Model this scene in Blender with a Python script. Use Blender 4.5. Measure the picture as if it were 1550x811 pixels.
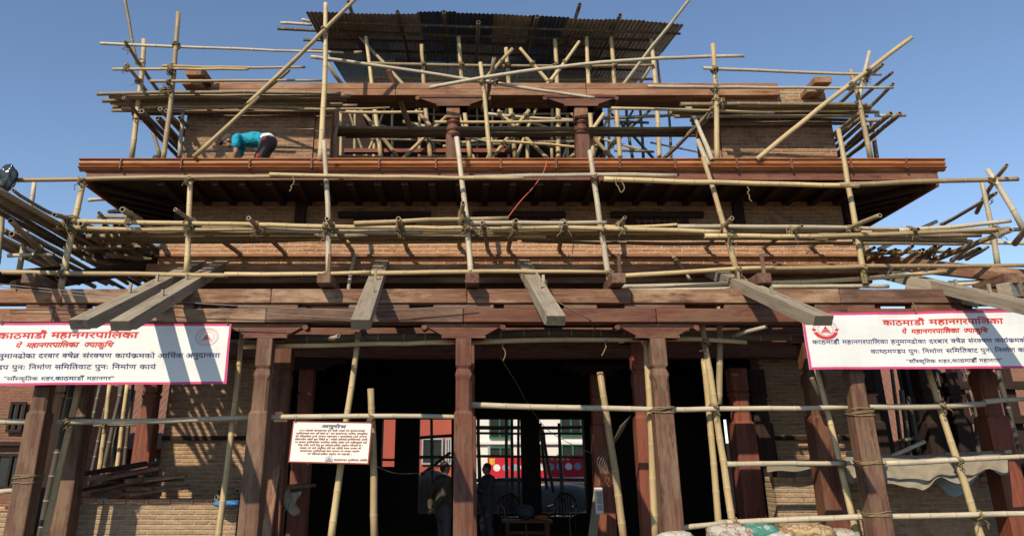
import bpy, bmesh, math, random
from mathutils import Vector, Matrix
from mathutils.noise import noise as mnoise
R = math.radians
rnd = random.Random(7)
S = bpy.context.scene
C = S.collection
for o in list(bpy.data.objects): bpy.data.objects.remove(o)

# ---------------------------------------------------------------- camera, sky, sun, exposure
PITCH, FPX, CX, CY, EYE = R(20.9), 1202.0, 705.0, 240.0, 1.65
cam_d = bpy.data.cameras.new('camera'); cam = bpy.data.objects.new('camera', cam_d); C.objects.link(cam)
cam.location = (0, 0, EYE); cam.rotation_euler = (R(90) + PITCH, 0, 0)
cam_d.sensor_fit = 'HORIZONTAL'; cam_d.sensor_width = 36; cam_d.lens = FPX / 1550 * 36
cam_d.shift_x = (775 - CX) / 1550; cam_d.shift_y = -(405.5 - CY) / 1550
cam_d.clip_start = 0.05; cam_d.clip_end = 3000
S.camera = cam
SUN_AZ, SUN_DROP = 0.55, 0.90          # sideways and downward travel of the light per metre of depth
W = bpy.data.worlds.new('World'); S.world = W; W.use_nodes = True
wn = W.node_tree; bg = wn.nodes['Background']
sky = wn.nodes.new('ShaderNodeTexSky'); sky.sky_type = 'NISHITA'; sky.sun_disc = False
SUN_EL = math.atan(SUN_DROP / math.hypot(SUN_AZ, 1))
sky.sun_elevation = SUN_EL; sky.sun_rotation = math.atan2(-SUN_AZ, -1)
sky.air_density = 1.0; sky.dust_density = 0.15; sky.ozone_density = 2.2; sky.altitude = 600
bg.inputs['Strength'].default_value = 0.125
wn.links.new(sky.outputs['Color'], bg.inputs['Color'])
sl = bpy.data.lights.new('sun', 'SUN'); sl.energy = 4.0; sl.angle = R(0.55); sl.color = (1.0, 0.88, 0.69)
so = bpy.data.objects.new('sun', sl); C.objects.link(so)
so.rotation_euler = Vector((SUN_AZ, 1, -SUN_DROP)).to_track_quat('-Z', 'Y').to_euler(); so.location = (-8, -18, 14)
S.view_settings.view_transform = 'Standard'; S.view_settings.look = 'None'
S.view_settings.exposure = 0.30; S.view_settings.gamma = 1; S.view_settings.use_curve_mapping = False

# ---------------------------------------------------------------- where things stand: a sight line met with a real plane
CT, ST = math.cos(PITCH), math.sin(PITCH)
def ray(px, py):
    x, v = (px - CX) / FPX, (CY - py) / FPX
    return Vector((x, CT - v * ST, ST + v * CT))
def at(px, py, Y):
    d = ray(px, py); return Vector((0, 0, EYE)) + d * (Y / d.y)
def atz(px, py, z):
    d = ray(px, py); return Vector((0, 0, EYE)) + d * ((z - EYE) / d.z)
def zat(py, Y): return at(CX, py, Y).z
def xat(px, py, Y): return at(px, py, Y).x

# ---------------------------------------------------------------- materials
def nmat(name, rough=0.7, spec=0.3):
    m = bpy.data.materials.new(name); m.use_nodes = True
    b = m.node_tree.nodes['Principled BSDF']; b.inputs['Roughness'].default_value = rough
    b.inputs['Specular IOR Level'].default_value = spec
    return m, m.node_tree, b
def node(nt, t, **kw):
    n = nt.nodes.new(t)
    for k, v in kw.items(): setattr(n, k, v)
    return n
def ramp(nt, stops):
    r = node(nt, 'ShaderNodeValToRGB'); e = r.color_ramp.elements
    while len(e) < len(stops): e.new(0.5)
    for i, (p, c) in enumerate(stops):
        e[i].position = p; e[i].color = (*c, 1) if len(c) == 3 else c
    return r
def mixc(nt, fac, a, b, mode='MIX'):
    n = node(nt, 'ShaderNodeMix', data_type='RGBA', blend_type=mode)
    for sock, v in ((n.inputs[0], fac), (n.inputs[6], a), (n.inputs[7], b)):
        if isinstance(v, (int, float)): sock.default_value = v
        elif isinstance(v, tuple): sock.default_value = (*v, 1) if len(v) == 3 else v
        else: nt.links.new(v, sock)
    return n.outputs[2]
def noise(nt, scale=(1, 1, 1), s=5, det=4, rough=0.6, coord='Object', seed=True):
    tc = node(nt, 'ShaderNodeTexCoord'); mp = node(nt, 'ShaderNodeMapping'); mp.inputs['Scale'].default_value = scale
    nt.links.new(tc.outputs[coord], mp.inputs['Vector'])
    vec = mp.outputs['Vector']
    n = node(nt, 'ShaderNodeTexNoise', noise_dimensions='4D'); n.inputs['Scale'].default_value = s; n.inputs['Detail'].default_value = det
    n.inputs['Roughness'].default_value = rough
    nt.links.new(vec, n.inputs['Vector'])
    if seed:
        oi = node(nt, 'ShaderNodeObjectInfo'); mu = node(nt, 'ShaderNodeMath', operation='MULTIPLY'); mu.inputs[1].default_value = 37.0
        nt.links.new(oi.outputs['Random'], mu.inputs[0]); nt.links.new(mu.outputs[0], n.inputs['W'])
    return n.outputs['Fac']
def bump(nt, b, h, strength=0.3, dist=0.01):
    n = node(nt, 'ShaderNodeBump'); n.inputs['Strength'].default_value = strength; n.inputs['Distance'].default_value = dist
    nt.links.new(h, n.inputs['Height']); nt.links.new(n.outputs['Normal'], b.inputs['Normal'])
def maprange(nt, v, a, b_, c, d):
    n = node(nt, 'ShaderNodeMapRange'); nt.links.new(v, n.inputs[0])
    for i, x in enumerate((a, b_, c, d)): n.inputs[i + 1].default_value = x
    return n.outputs[0]
def scl(c, k): return tuple(min(1, x * k) for x in c)

def bamboo(name, ca, cb, cdirt):
    m, nt, b = nmat(name, 0.5, 0.35)
    oi = node(nt, 'ShaderNodeObjectInfo')
    base = ramp(nt, [(0, ca), (1, cb)]); nt.links.new(oi.outputs['Random'], base.inputs[0])
    st = noise(nt, (30, 30, 1.6), 2.0, 5, 0.65)
    c1 = mixc(nt, maprange(nt, st, 0.35, 0.75, 0, 0.45), base.outputs[0], cdirt)
    bl = noise(nt, (3, 3, 0.9), 1.6, 4, 0.7)
    c2 = mixc(nt, maprange(nt, bl, 0.5, 0.72, 0, 0.6), c1, scl(cdirt, 0.75))
    g2 = noise(nt, (2, 2, 0.35), 1.0, 3, 0.6); c2 = mixc(nt, maprange(nt, g2, 0.5, 0.68, 0, 0.55), c2, scl(ca, 0.62))
    nt.links.new(c2, b.inputs['Base Color'])
    bump(nt, b, st, 0.25, 0.004)
    return m
def plain(name, col, rough=0.7, var=0.25, s=8, spec=0.3, bstr=0.15):
    m, nt, b = nmat(name, rough, spec)
    n = noise(nt, (1, 1, 1), s, 5, 0.65)
    c = mixc(nt, n, scl(col, 1 - var), scl(col, 1 + var)); nt.links.new(c, b.inputs['Base Color'])
    if bstr: bump(nt, b, n, bstr, 0.01)
    return m
def wood(name, a, b_, rough=0.65, worn=None, wornamt=0.5, spec=0.3):
    """grain runs along the object's local X"""
    m, nt, b = nmat(name, rough, spec)
    g = noise(nt, (0.5, 9, 9), 2.2, 8, 0.7); g2 = noise(nt, (1.2, 45, 45), 1.5, 4, 0.6)
    gg = node(nt, 'ShaderNodeMath', operation='MULTIPLY_ADD'); gg.inputs[1].default_value = 0.4
    nt.links.new(g2, gg.inputs[0]); nt.links.new(g, gg.inputs[2])
    oi = node(nt, 'ShaderNodeObjectInfo')
    r = ramp(nt, [(0.50, scl(a, 0.55)), (0.62, a), (0.86, b_)]); nt.links.new(gg.outputs[0], r.inputs[0])
    c = mixc(nt, maprange(nt, oi.outputs['Random'], 0, 1, 0.0, 0.35), r.outputs[0], scl(a, 0.8))
    if worn:
        w = noise(nt, (0.7, 2.5, 2.5), 1.7, 7, 0.72)
        c = mixc(nt, maprange(nt, w, 0.46, 0.60, 0, wornamt), c, worn)
        dk = noise(nt, (0.9, 4, 4), 2.9, 6, 0.75)
        c = mixc(nt, maprange(nt, dk, 0.54, 0.66, 0, 0.75), c, scl(a, 0.35))
    nt.links.new(c, b.inputs['Base Color'])
    bump(nt, b, gg.outputs[0], 0.3, 0.006)
    return m
def brick(name, c1, c2, mort, rowh=0.066, bw=0.22, dirt=(0.16, 0.12, 0.09), dirtamt=0.5, msize=0.010):
    m, nt, b = nmat(name, 0.9, 0.12)
    tc = node(nt, 'ShaderNodeTexCoord'); sp = node(nt, 'ShaderNodeSeparateXYZ'); nt.links.new(tc.outputs['Object'], sp.inputs[0])
    ad = node(nt, 'ShaderNodeMath', operation='ADD'); nt.links.new(sp.outputs['X'], ad.inputs[0]); nt.links.new(sp.outputs['Y'], ad.inputs[1])
    wv = noise(nt, (1, 1, 1), 1.8, 4, 0.65); wx = noise(nt, (3, 3, 9), 2.0, 3, 0.6)
    wz = node(nt, 'ShaderNodeMath', operation='MULTIPLY_ADD'); wz.inputs[1].default_value = 0.035; nt.links.new(wv, wz.inputs[0]); nt.links.new(sp.outputs['Z'], wz.inputs[2])
    ax = node(nt, 'ShaderNodeMath', operation='MULTIPLY_ADD'); ax.inputs[1].default_value = 0.10; nt.links.new(wx, ax.inputs[0]); nt.links.new(ad.outputs[0], ax.inputs[2])
    cb = node(nt, 'ShaderNodeCombineXYZ'); nt.links.new(ax.outputs[0], cb.inputs['X']); nt.links.new(wz.outputs[0], cb.inputs['Y'])
    br = node(nt, 'ShaderNodeTexBrick'); br.inputs['Scale'].default_value = 1; br.inputs['Brick Width'].default_value = bw
    br.inputs['Row Height'].default_value = rowh; br.inputs['Mortar Size'].default_value = msize; br.inputs['Mortar Smooth'].default_value = 0.6
    for k, v in (('Color1', c1), ('Color2', c2), ('Mortar', mort)): br.inputs[k].default_value = (*v, 1)
    nt.links.new(cb.outputs[0], br.inputs['Vector'])
    n1 = noise(nt, (1, 1, 1), 1.1, 9, 0.78); n2 = noise(nt, (4.5, 4.5, 10), 2.4, 5, 0.75); n3 = noise(nt, (1.3, 1.3, 0.5), 1.7, 7, 0.75)
    c = mixc(nt, maprange(nt, n2, 0.5, 0.66, 0, 0.5), br.outputs['Color'], scl(c1, 1.3))
    c = mixc(nt, maprange(nt, n2, 0.47, 0.36, 0, 0.5), c, scl(c2, 0.6))
    c = mixc(nt, maprange(nt, n1, 0.48, 0.66, 0, dirtamt), c, dirt)              # smeared mortar and dust
    c = mixc(nt, maprange(nt, n3, 0.54, 0.68, 0, 0.5), c, scl(c2, 0.45))        # damp stains
    nt.links.new(c, b.inputs['Base Color'])
    ml = node(nt, 'ShaderNodeMath', operation='MULTIPLY_ADD'); ml.inputs[1].default_value = -1.0
    nt.links.new(br.outputs['Fac'], ml.inputs[0]); nt.links.new(n2, ml.inputs[2])
    bump(nt, b, ml.outputs[0], 0.9, 0.016)
    return m

M = {}
M['fresh'] = bamboo('bamboo_yellow', (0.68, 0.52, 0.27), (0.46, 0.34, 0.17), (0.28, 0.20, 0.11))
M['tan'] = bamboo('bamboo_tan', (0.50, 0.36, 0.18), (0.34, 0.245, 0.13), (0.20, 0.145, 0.08))
M['pale'] = bamboo('bamboo_pale', (0.62, 0.53, 0.38), (0.44, 0.37, 0.26), (0.24, 0.205, 0.155))
M['old'] = bamboo('bamboo_weathered', (0.42, 0.32, 0.19), (0.21, 0.16, 0.10), (0.12, 0.09, 0.06))
M['dark'] = bamboo('bamboo_shaded', (0.15, 0.12, 0.085), (0.09, 0.07, 0.055), (0.05, 0.04, 0.03))  # dark bamboo; its colour also carries the shade on back poles and silhouettes
M['node'] = plain('bamboo_node', (0.38, 0.29, 0.165), 0.8, 0.4, 20)
M['hollow'] = plain('bamboo_hollow', (0.05, 0.035, 0.02), 0.9, bstr=0)
M['rope'] = plain('rope', (0.22, 0.16, 0.09), 0.9, 0.4, 40)
M['redwood'] = wood('red_sal_wood', (0.105, 0.036, 0.021), (0.21, 0.078, 0.043), 0.6, (0.20, 0.11, 0.068), 0.55)
M['redpaint'] = wood('red_oxide_wood', (0.19, 0.052, 0.030), (0.31, 0.095, 0.052), 0.6, (0.14, 0.07, 0.045), 0.55)
M['brown'] = wood('brown_wood', (0.105, 0.050, 0.031), (0.205, 0.105, 0.064), 0.7, (0.25, 0.165, 0.105), 0.6)
M['weath'] = wood('weathered_beam_wood', (0.145, 0.066, 0.037), (0.32, 0.165, 0.093), 0.75, (0.40, 0.265, 0.16), 0.8)
M['pink'] = wood('pale_beam_wood', (0.22, 0.10, 0.053), (0.38, 0.185, 0.10), 0.75, (0.42, 0.26, 0.15), 0.6)
M['grey'] = wood('grey_rafter_wood', (0.25, 0.205, 0.145), (0.40, 0.34, 0.25), 0.8, (0.30, 0.235, 0.16), 0.55)
M['fascia'] = wood('varnished_eave_wood', (0.34, 0.125, 0.048), (0.58, 0.26, 0.105), 0.42, (0.24, 0.075, 0.035), 0.4, 0.45)
M['board'] = wood('eave_board_wood', (0.14, 0.048, 0.028), (0.25, 0.092, 0.052), 0.55, (0.27, 0.14, 0.085), 0.5)
M['darkwood'] = wood('dark_soffit_wood', (0.024, 0.013, 0.009), (0.052, 0.026, 0.018), 0.85)  # old dark wood, for soffit, windows and back timbers
M['black'] = plain('black_timber', (0.016, 0.012, 0.009), 0.85)  # near-black finish of the hall's ceiling, rear and side walls
M['brick'] = brick('tan_brick', (0.40, 0.205, 0.11), (0.235, 0.115, 0.068), (0.38, 0.285, 0.185), dirtamt=0.5, dirt=(0.33, 0.235, 0.15), msize=0.014)
M['brick_orange'] = brick('orange_brick', (0.52, 0.255, 0.13), (0.33, 0.15, 0.085), (0.52, 0.39, 0.25), dirtamt=0.5, dirt=(0.42, 0.29, 0.18), msize=0.016)
M['brick_grey'] = brick('pale_brick', (0.43, 0.275, 0.16), (0.28, 0.18, 0.11), (0.44, 0.35, 0.24), dirtamt=0.5, dirt=(0.38, 0.29, 0.19), msize=0.014)
M['brick_tan'] = brick('lit_tan_brick', (0.47, 0.275, 0.15), (0.30, 0.165, 0.098), (0.46, 0.36, 0.235), dirtamt=0.5, dirt=(0.42, 0.31, 0.2), msize=0.014)  # tan brick copy with sunlit brightness put into its colours
M['brick_back'] = brick('old_brick', (0.30, 0.12, 0.075), (0.22, 0.095, 0.06), (0.25, 0.19, 0.14))
M['ground'] = plain('earth', (0.085, 0.07, 0.055), 0.95, 0.3, 3)
M['slab'] = plain('paving', (0.12, 0.10, 0.08), 0.9, 0.2, 4)
M['white'] = plain('white_plaster', (0.78, 0.76, 0.72), 0.8, 0.06, 3)
M['red'] = plain('red_plaster', (0.38, 0.085, 0.055), 0.8, 0.12, 3)
M['green'] = plain('green_paint', (0.03, 0.14, 0.08), 0.6)
M['glass'] = plain('dark_window', (0.03, 0.035, 0.035), 0.2, bstr=0)
M['cream'] = plain('cream_plaster', (0.60, 0.52, 0.36), 0.85, 0.1, 3)
M['tile'] = plain('clay_tile', (0.20, 0.095, 0.062), 0.9, 0.5, 5)
M['bannerwhite'] = plain('banner_vinyl', (0.76, 0.76, 0.735), 0.5, 0.05, 2.5, bstr=0.06)
M['pinkborder'] = plain('pink_border', (0.62, 0.07, 0.20), 0.5, 0.05, bstr=0)
M['inkred'] = plain('red_ink', (0.62, 0.045, 0.04), 0.5, 0.05, bstr=0)
M['inkblue'] = plain('blue_ink', (0.035, 0.035, 0.16), 0.5, 0.05, bstr=0)
M['inkgrey'] = plain('grey_ink', (0.13, 0.16, 0.22), 0.5, 0.05, bstr=0)
M['noticecream'] = plain('notice_face', (0.84, 0.81, 0.73), 0.5, 0.03, 2, bstr=0)
M['maroon'] = plain('maroon_frame', (0.28, 0.05, 0.03), 0.6)
M['inkrust'] = plain('rust_ink', (0.36, 0.10, 0.05), 0.5, 0.1, bstr=0)
M['signred'] = plain('sign_red', (0.55, 0.02, 0.035), 0.5, 0.05, bstr=0)
M['yellow'] = plain('sign_yellow', (0.75, 0.50, 0.05), 0.5, 0.05, bstr=0)
M['bluegrey'] = plain('sign_bluegrey', (0.25, 0.33, 0.42), 0.5, 0.15, bstr=0)
M['tarp'] = plain('canvas_tarpaulin', (0.27, 0.23, 0.17), 0.9, 0.4, 5, bstr=0.4)
M['tarpgrey'] = plain('grey_tarpaulin', (0.20, 0.20, 0.20), 0.6, 0.3, 4)
M['tarpblue'] = plain('blue_grey_sheet', (0.25, 0.30, 0.33), 0.6, 0.3, 5)
M['plasticblack'] = plain('black_plastic', (0.025, 0.028, 0.033), 0.22, 0.4, 12, 0.6, 0.4)
M['plasticblue'] = plain('blue_plastic', (0.05, 0.18, 0.38), 0.45)
M['orange'] = plain('orange_cloth', (0.60, 0.13, 0.02), 0.8)
M['skin'] = plain('skin', (0.30, 0.15, 0.09), 0.55, 0.1, 12, bstr=0)
M['hair'] = plain('black_hair', (0.02, 0.017, 0.015), 0.6)
M['teal'] = plain('teal_shirt', (0.015, 0.30, 0.42), 0.85, 0.2, 14, bstr=0.4)
M['trouser'] = plain('dark_trousers', (0.07, 0.055, 0.055), 0.85, 0.25, 14, bstr=0.4)
M['jacket'] = plain('olive_jacket', (0.050, 0.042, 0.028), 0.85, 0.25, 18, bstr=0.4)
M['clothdark'] = plain('charcoal_cloth', (0.05, 0.05, 0.055), 0.85, 0.2, 14, bstr=0.4)
M['clothgrey'] = plain('grey_cloth', (0.14, 0.14, 0.15), 0.85, 0.2, 14, bstr=0.4)
M['clothwhite'] = plain('white_cloth', (0.75, 0.73, 0.68), 0.85, 0.1, 10)
M['clothred'] = plain('red_cloth', (0.50, 0.05, 0.04), 0.85, 0.1, 10)
M['metal'] = plain('grey_metal', (0.35, 0.36, 0.37), 0.4, 0.3, 6)
M['wire'] = plain('wire', (0.20, 0.18, 0.16), 0.5, bstr=0)
M['wirered'] = plain('red_wire', (0.55, 0.12, 0.07), 0.5, bstr=0)
M['bluecloth'] = plain('blue_grey_bag', (0.06, 0.08, 0.11), 0.6)

def tin(name, col, blue=False):
    m, nt, b = nmat(name, 0.55, 0.4)
    b.inputs['Metallic'].default_value = 0.25
    n = noise(nt, (1.5, 0.5, 1), 3, 7, 0.75); n2 = noise(nt, (9, 1.0, 9), 3, 5, 0.7)
    c = mixc(nt, maprange(nt, n, 0.42, 0.66, 0, 0.8), col, (0.15, 0.105, 0.075) if not blue else (0.12, 0.11, 0.11))
    c = mixc(nt, maprange(nt, n2, 0.45, 0.75, 0, 0.5), c, scl(col, 0.45))
    nt.links.new(c, b.inputs['Base Color'])
    return m
M['tin'] = tin('rusty_tin', (0.40, 0.35, 0.29))
M['tin2'] = tin('grey_tin', (0.50, 0.46, 0.40))
M['tinblue'] = tin('blue_tin', (0.05, 0.09, 0.20), True)

# ---------------------------------------------------------------- mesh helpers
def mesh_obj(name, verts, faces, mats, midx=None, smooth=False, parent=None, mat=None):
    me = bpy.data.meshes.new(name); me.from_pydata([tuple(v) for v in verts], [], faces)
    for m in (mats if isinstance(mats, (list, tuple)) else [mats]): me.materials.append(M[m])
    if midx: me.polygons.foreach_set('material_index', midx)
    if smooth is True: me.polygons.foreach_set('use_smooth', [True] * len(faces))
    elif smooth: me.polygons.foreach_set('use_smooth', smooth)
    me.update()
    o = bpy.data.objects.new(name, me); C.objects.link(o)
    if mat is not None: o.matrix_world = mat
    if parent is not None: attach(o, parent)
    return o
def attach(o, p):
    """parent o to p keeping o where it was built (both given in world space)"""
    o.parent = p; o.matrix_parent_inverse = wmat(p).inverted()
def wmat(o):
    if o.parent: return wmat(o.parent) @ o.matrix_parent_inverse @ o.matrix_basis
    return o.matrix_basis.copy()
def tag(o, label, cat, group=None, kind=None):
    if label: o['label'] = label
    if cat: o['category'] = cat
    if group: o['group'] = group
    if kind: o['kind'] = kind
    return o
def empty(name, loc, label, cat, group=None):
    o = bpy.data.objects.new(name, None); C.objects.link(o); o.location = loc; o.empty_display_size = 0.2
    return tag(o, label, cat, group)
def frame_mat(origin, xdir, zhint=Vector((0, 0, 1))):
    x = xdir.normalized(); y = zhint.cross(x)
    if y.length < 1e-4: y = Vector((0, 1, 0))
    y.normalize(); z = x.cross(y)
    m = Matrix((x, y, z)).transposed().to_4x4(); m.translation = origin
    return m
def bm_to_obj(name, bm, mats, parent=None, mat=None, smooth=False):
    me = bpy.data.meshes.new(name); bm.to_mesh(me); bm.free()
    for m in (mats if isinstance(mats, (list, tuple)) else [mats]): me.materials.append(M[m])
    if smooth: me.polygons.foreach_set('use_smooth', [True] * len(me.polygons))
    o = bpy.data.objects.new(name, me); C.objects.link(o)
    if mat is not None: o.matrix_world = mat
    if parent is not None: attach(o, parent)
    return o
def bm_box(bm, x0, x1, y0, y1, z0, z1, bev=0.0):
    r = bmesh.ops.create_cube(bm, size=1, matrix=Matrix.Translation(((x0+x1)/2, (y0+y1)/2, (z0+z1)/2)) @ Matrix.Diagonal((x1-x0, y1-y0, z1-z0, 1)))
    if bev:
        es = list({e for v in r['verts'] for e in v.link_edges})
        bmesh.ops.bevel(bm, geom=es, offset=bev, segments=1, affect='EDGES')
def box(name, x0, x1, y0, y1, z0, z1, mat, parent=None, bev=0.006, along='x'):
    """axis aligned block; its grain (local X) runs along the axis given"""
    c = Vector(((x0+x1)/2, (y0+y1)/2, (z0+z1)/2)); dx, dy, dz = abs(x1-x0), abs(y1-y0), abs(z1-z0)
    bm = bmesh.new()
    if along == 'x': L = (dx, dy, dz); m = Matrix.Translation(c)
    elif along == 'z': L = (dz, dy, dx); m = Matrix.Translation(c) @ Matrix.Rotation(R(-90), 4, 'Y')
    else: L = (dy, dx, dz); m = Matrix.Translation(c) @ Matrix.Rotation(R(90), 4, 'Z')
    bm_box(bm, -L[0]/2, L[0]/2, -L[1]/2, L[1]/2, -L[2]/2, L[2]/2, min(bev, min(L) * 0.2))
    return bm_to_obj(name, bm, mat, parent, m)
def timber(name, p0, p1, w, h, mat, parent=None, bev=0.008, notch=False, lift=0.0):
    """squared timber from p0 to p1 (centre line), w across, h deep"""
    d = p1 - p0; L = d.length; bm = bmesh.new()
    if notch:   # end cut back below, like a rafter tail
        prof = [(0.05, -h/2 + 0.03), (0, h/2), (L, h/2), (L, -h/2), (0.22, -h/2), (0.12, -h/2 + 0.03)]
        a = [bm.verts.new((x, -w/2, z)) for x, z in prof]; b = [bm.verts.new((x, w/2, z)) for x, z in prof]
        bm.faces.new(a); bm.faces.new(b[::-1])
        for i in range(len(prof)):
            j = (i + 1) % len(prof); bm.faces.new((a[j], a[i], b[i], b[j]))
        bmesh.ops.recalc_face_normals(bm, faces=bm.faces[:])
    else: bm_box(bm, 0, L, -w/2, w/2, -h/2, h/2, bev)
    return bm_to_obj(name, bm, mat, parent, frame_mat(p0, d))
def sweep(pts, r, sides=6, close=True):
    """tube along points; r a number or list"""
    V, F = [], []; n = len(pts); up = Vector((0.3, 0.2, 1)).normalized()
    for i, p in enumerate(pts):
        t = (pts[min(i+1, n-1)] - pts[max(i-1, 0)])
        t = t.normalized() if t.length > 1e-9 else Vector((1, 0, 0))
        a = t.cross(up)
        if a.length < 0.05: a = t.cross(Vector((1, 0, 0)))
        a.normalize(); b = t.cross(a)
        rr = r[i] if isinstance(r, (list, tuple)) else r
        for k in range(sides):
            q = 2 * math.pi * k / sides; V.append(p + a * (rr * math.cos(q)) + b * (rr * math.sin(q)))
    for i in range(n - 1):
        for k in range(sides):
            k2 = (k + 1) % sides
            F.append((i*sides+k, i*sides+k2, (i+1)*sides+k2, (i+1)*sides+k))
    if close:
        F.append(tuple(range(sides))[::-1]); F.append(tuple((n-1)*sides + k for k in range(sides)))
    return V, F
def cord(name, pts, r, mat, label=None, cat=None, parent=None, sub=6, group=None):
    P = []
    for i in range(len(pts) - 1):
        a, b, c, d = pts[max(i-1, 0)], pts[i], pts[i+1], pts[min(i+2, len(pts)-1)]
        for k in range(sub):
            t = k / sub
            P.append(0.5 * ((2*b) + (c-a)*t + (2*a-5*b+4*c-d)*t*t + (3*b-a-3*c+d)*t*t*t))
    P.append(pts[-1])
    V, F = sweep(P, r, 5)
    o = mesh_obj(name, V, F, mat, smooth=True, parent=parent)
    if label: tag(o, label, cat, group)
    return o

# ---------------------------------------------------------------- bamboo
POLES = []
def pole_mesh(L, r0, r1, mat, bend=0.0, seedbits=None):
    """a bamboo stem along local Z from 0 to L, node rings, hollow sawn ends"""
    q = seedbits or rnd
    sides = 10; gap = q.uniform(0.30, 0.44); zs = [(0, 1, 0)]
    z = q.uniform(0.08, gap)
    while z < L - 0.05:
        zs += [(z-0.035, 1.0, 0), (z-0.010, 1.05, 0), (z-0.003, 1.07, 1), (z+0.003, 1.03, 0), (z+0.03, 0.99, 0)]
        z += gap * q.uniform(0.85, 1.15)
    zs.append((L, 1, 0)); zs = [s for s in zs if 0 <= s[0] <= L]; zs.sort(key=lambda s: s[0])
    ba = q.uniform(0, 6.28); w1, w2 = q.uniform(-1, 1), q.uniform(-1, 1)
    wob = [(q.uniform(-1, 1), q.uniform(-1, 1)) for _ in range(int(L / gap) + 4)]
    V, F, MI, SM = [], [], [], []
    def off(z):
        t = z / L; f = z / gap; i = int(f); u = f - i
        wx = wob[i][0]*(1-u) + wob[i+1][0]*u; wy = wob[i][1]*(1-u) + wob[i+1][1]*u
        k = 0.008 * math.sin(math.pi * t)**0.5 if 0 < t < 1 else 0
        return wx*k + 4*t*(1-t)*0.015*L**0.5*w1, wy*k + 4*t*(1-t)*0.015*L**0.5*w2
    for (z, k, nd) in zs:
        t = z / L; r = (r0*(1-t) + r1*t) * k; ox, oy = off(z); oz = 0
        for s in range(sides):
            a = 2*math.pi*s/sides; V.append((ox + r*math.cos(a), oy + r*math.sin(a) + 4*t*(1-t)*bend, z))
    n = len(zs)
    for i in range(n - 1):
        for s in range(sides):
            s2 = (s+1) % sides; F.append((i*sides+s, i*sides+s2, (i+1)*sides+s2, (i+1)*sides+s))
            MI.append(1 if zs[i][2] or (i+1 < n and zs[i+1][2]) else 0); SM.append(True)
    for (ring, z, sgn) in ((0, 0, 1), (n-1, L, -1)):       # hollow ends
        r = r0 if ring == 0 else r1; base = len(V); ox, oy = off(z)
        for s in range(sides):
            a = 2*math.pi*s/sides; V.append((ox + 0.66*r*math.cos(a), oy + 0.66*r*math.sin(a), z))
        for s in range(sides):
            a = 2*math.pi*s/sides; V.append((ox + 0.62*r*math.cos(a), oy + 0.62*r*math.sin(a), z + sgn*0.07))
        for s in range(sides):
            s2 = (s+1) % sides
            f = (ring*sides+s, base+s, base+s2, ring*sides+s2); F.append(f if ring == 0 else f[::-1]); MI.append(0); SM.append(False)
            f = (base+s, base+sides+s, base+sides+s2, base+s2); F.append(f if ring == 0 else f[::-1]); MI.append(2); SM.append(True)
        f = tuple(base+sides+s for s in range(sides)); F.append(f[::-1] if ring == 0 else f); MI.append(2); SM.append(False)
    me = bpy.data.meshes.new('bamboo_pole'); me.from_pydata(V, [], F)
    for m in (mat, 'node', 'hollow'): me.materials.append(M[m])
    me.polygons.foreach_set('material_index', MI); me.polygons.foreach_set('use_smooth', SM); me.update()
    return me
def pole3(a, b, r=0.04, mat='fresh', label=None, group=None, taper=None, bend=0.0, lash=True, cat='bamboo pole', bendup=None):
    if mat == 'fresh' and label and not any(w in label for w in ('clean', 'bright', 'yellow')) and rnd.random() < .33: mat = 'tan'
    d = b - a; L = d.length; taper = taper or rnd.uniform(.72, .93)
    o = bpy.data.objects.new('bamboo_pole', pole_mesh(L, r, r*taper, mat, bend)); C.objects.link(o)
    z = d.normalized(); h = Vector((0, 0, 1)) if abs(z.z) < 0.9 else Vector((0, -1, 0))
    y = (h - z * h.dot(z)).normalized(); x = y.cross(z)
    m = Matrix((x, y, z)).transposed().to_4x4(); m.translation = a; o.matrix_world = m
    if label: tag(o, label, cat, group)
    if lash: POLES.append((o, a, b, r))
    return o
def pole(x0, y0, Y0, x1, y1, Y1, r, mat, label, group, **kw):
    return pole3(at(x0, y0, Y0), at(x1, y1, Y1), r, mat, label, group, **kw)
def lash_all():
    """rope wherever two poles really touch: a coil that belongs to the first of the two"""
    done = 0
    for i in range(len(POLES)):
        oi, a, b, r = POLES[i]; d1 = b - a
        for j in range(i + 1, len(POLES)):
            oj, c, d, s = POLES[j]; d2 = d - c; w = a - c
            A, B, D = d1.dot(d1), d1.dot(d2), d2.dot(d2); den = A*D - B*B
            if den < 0.02*A*D: continue
            E1, E2 = d1.dot(w), d2.dot(w); t = (B*E2 - D*E1)/den; u = (A*E2 - B*E1)/den
            if not (0.005 < t < 0.995 and 0.005 < u < 0.995): continue
            p, q = a + d1*t, c + d2*u
            if (p - q).length > (r + s) + 0.05: continue
            rope_lashing(oi, (p + q)/2, d1.normalized(), d2.normalized(), r, s, (p-q).length); done += 1
            if done > 260: return
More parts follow.
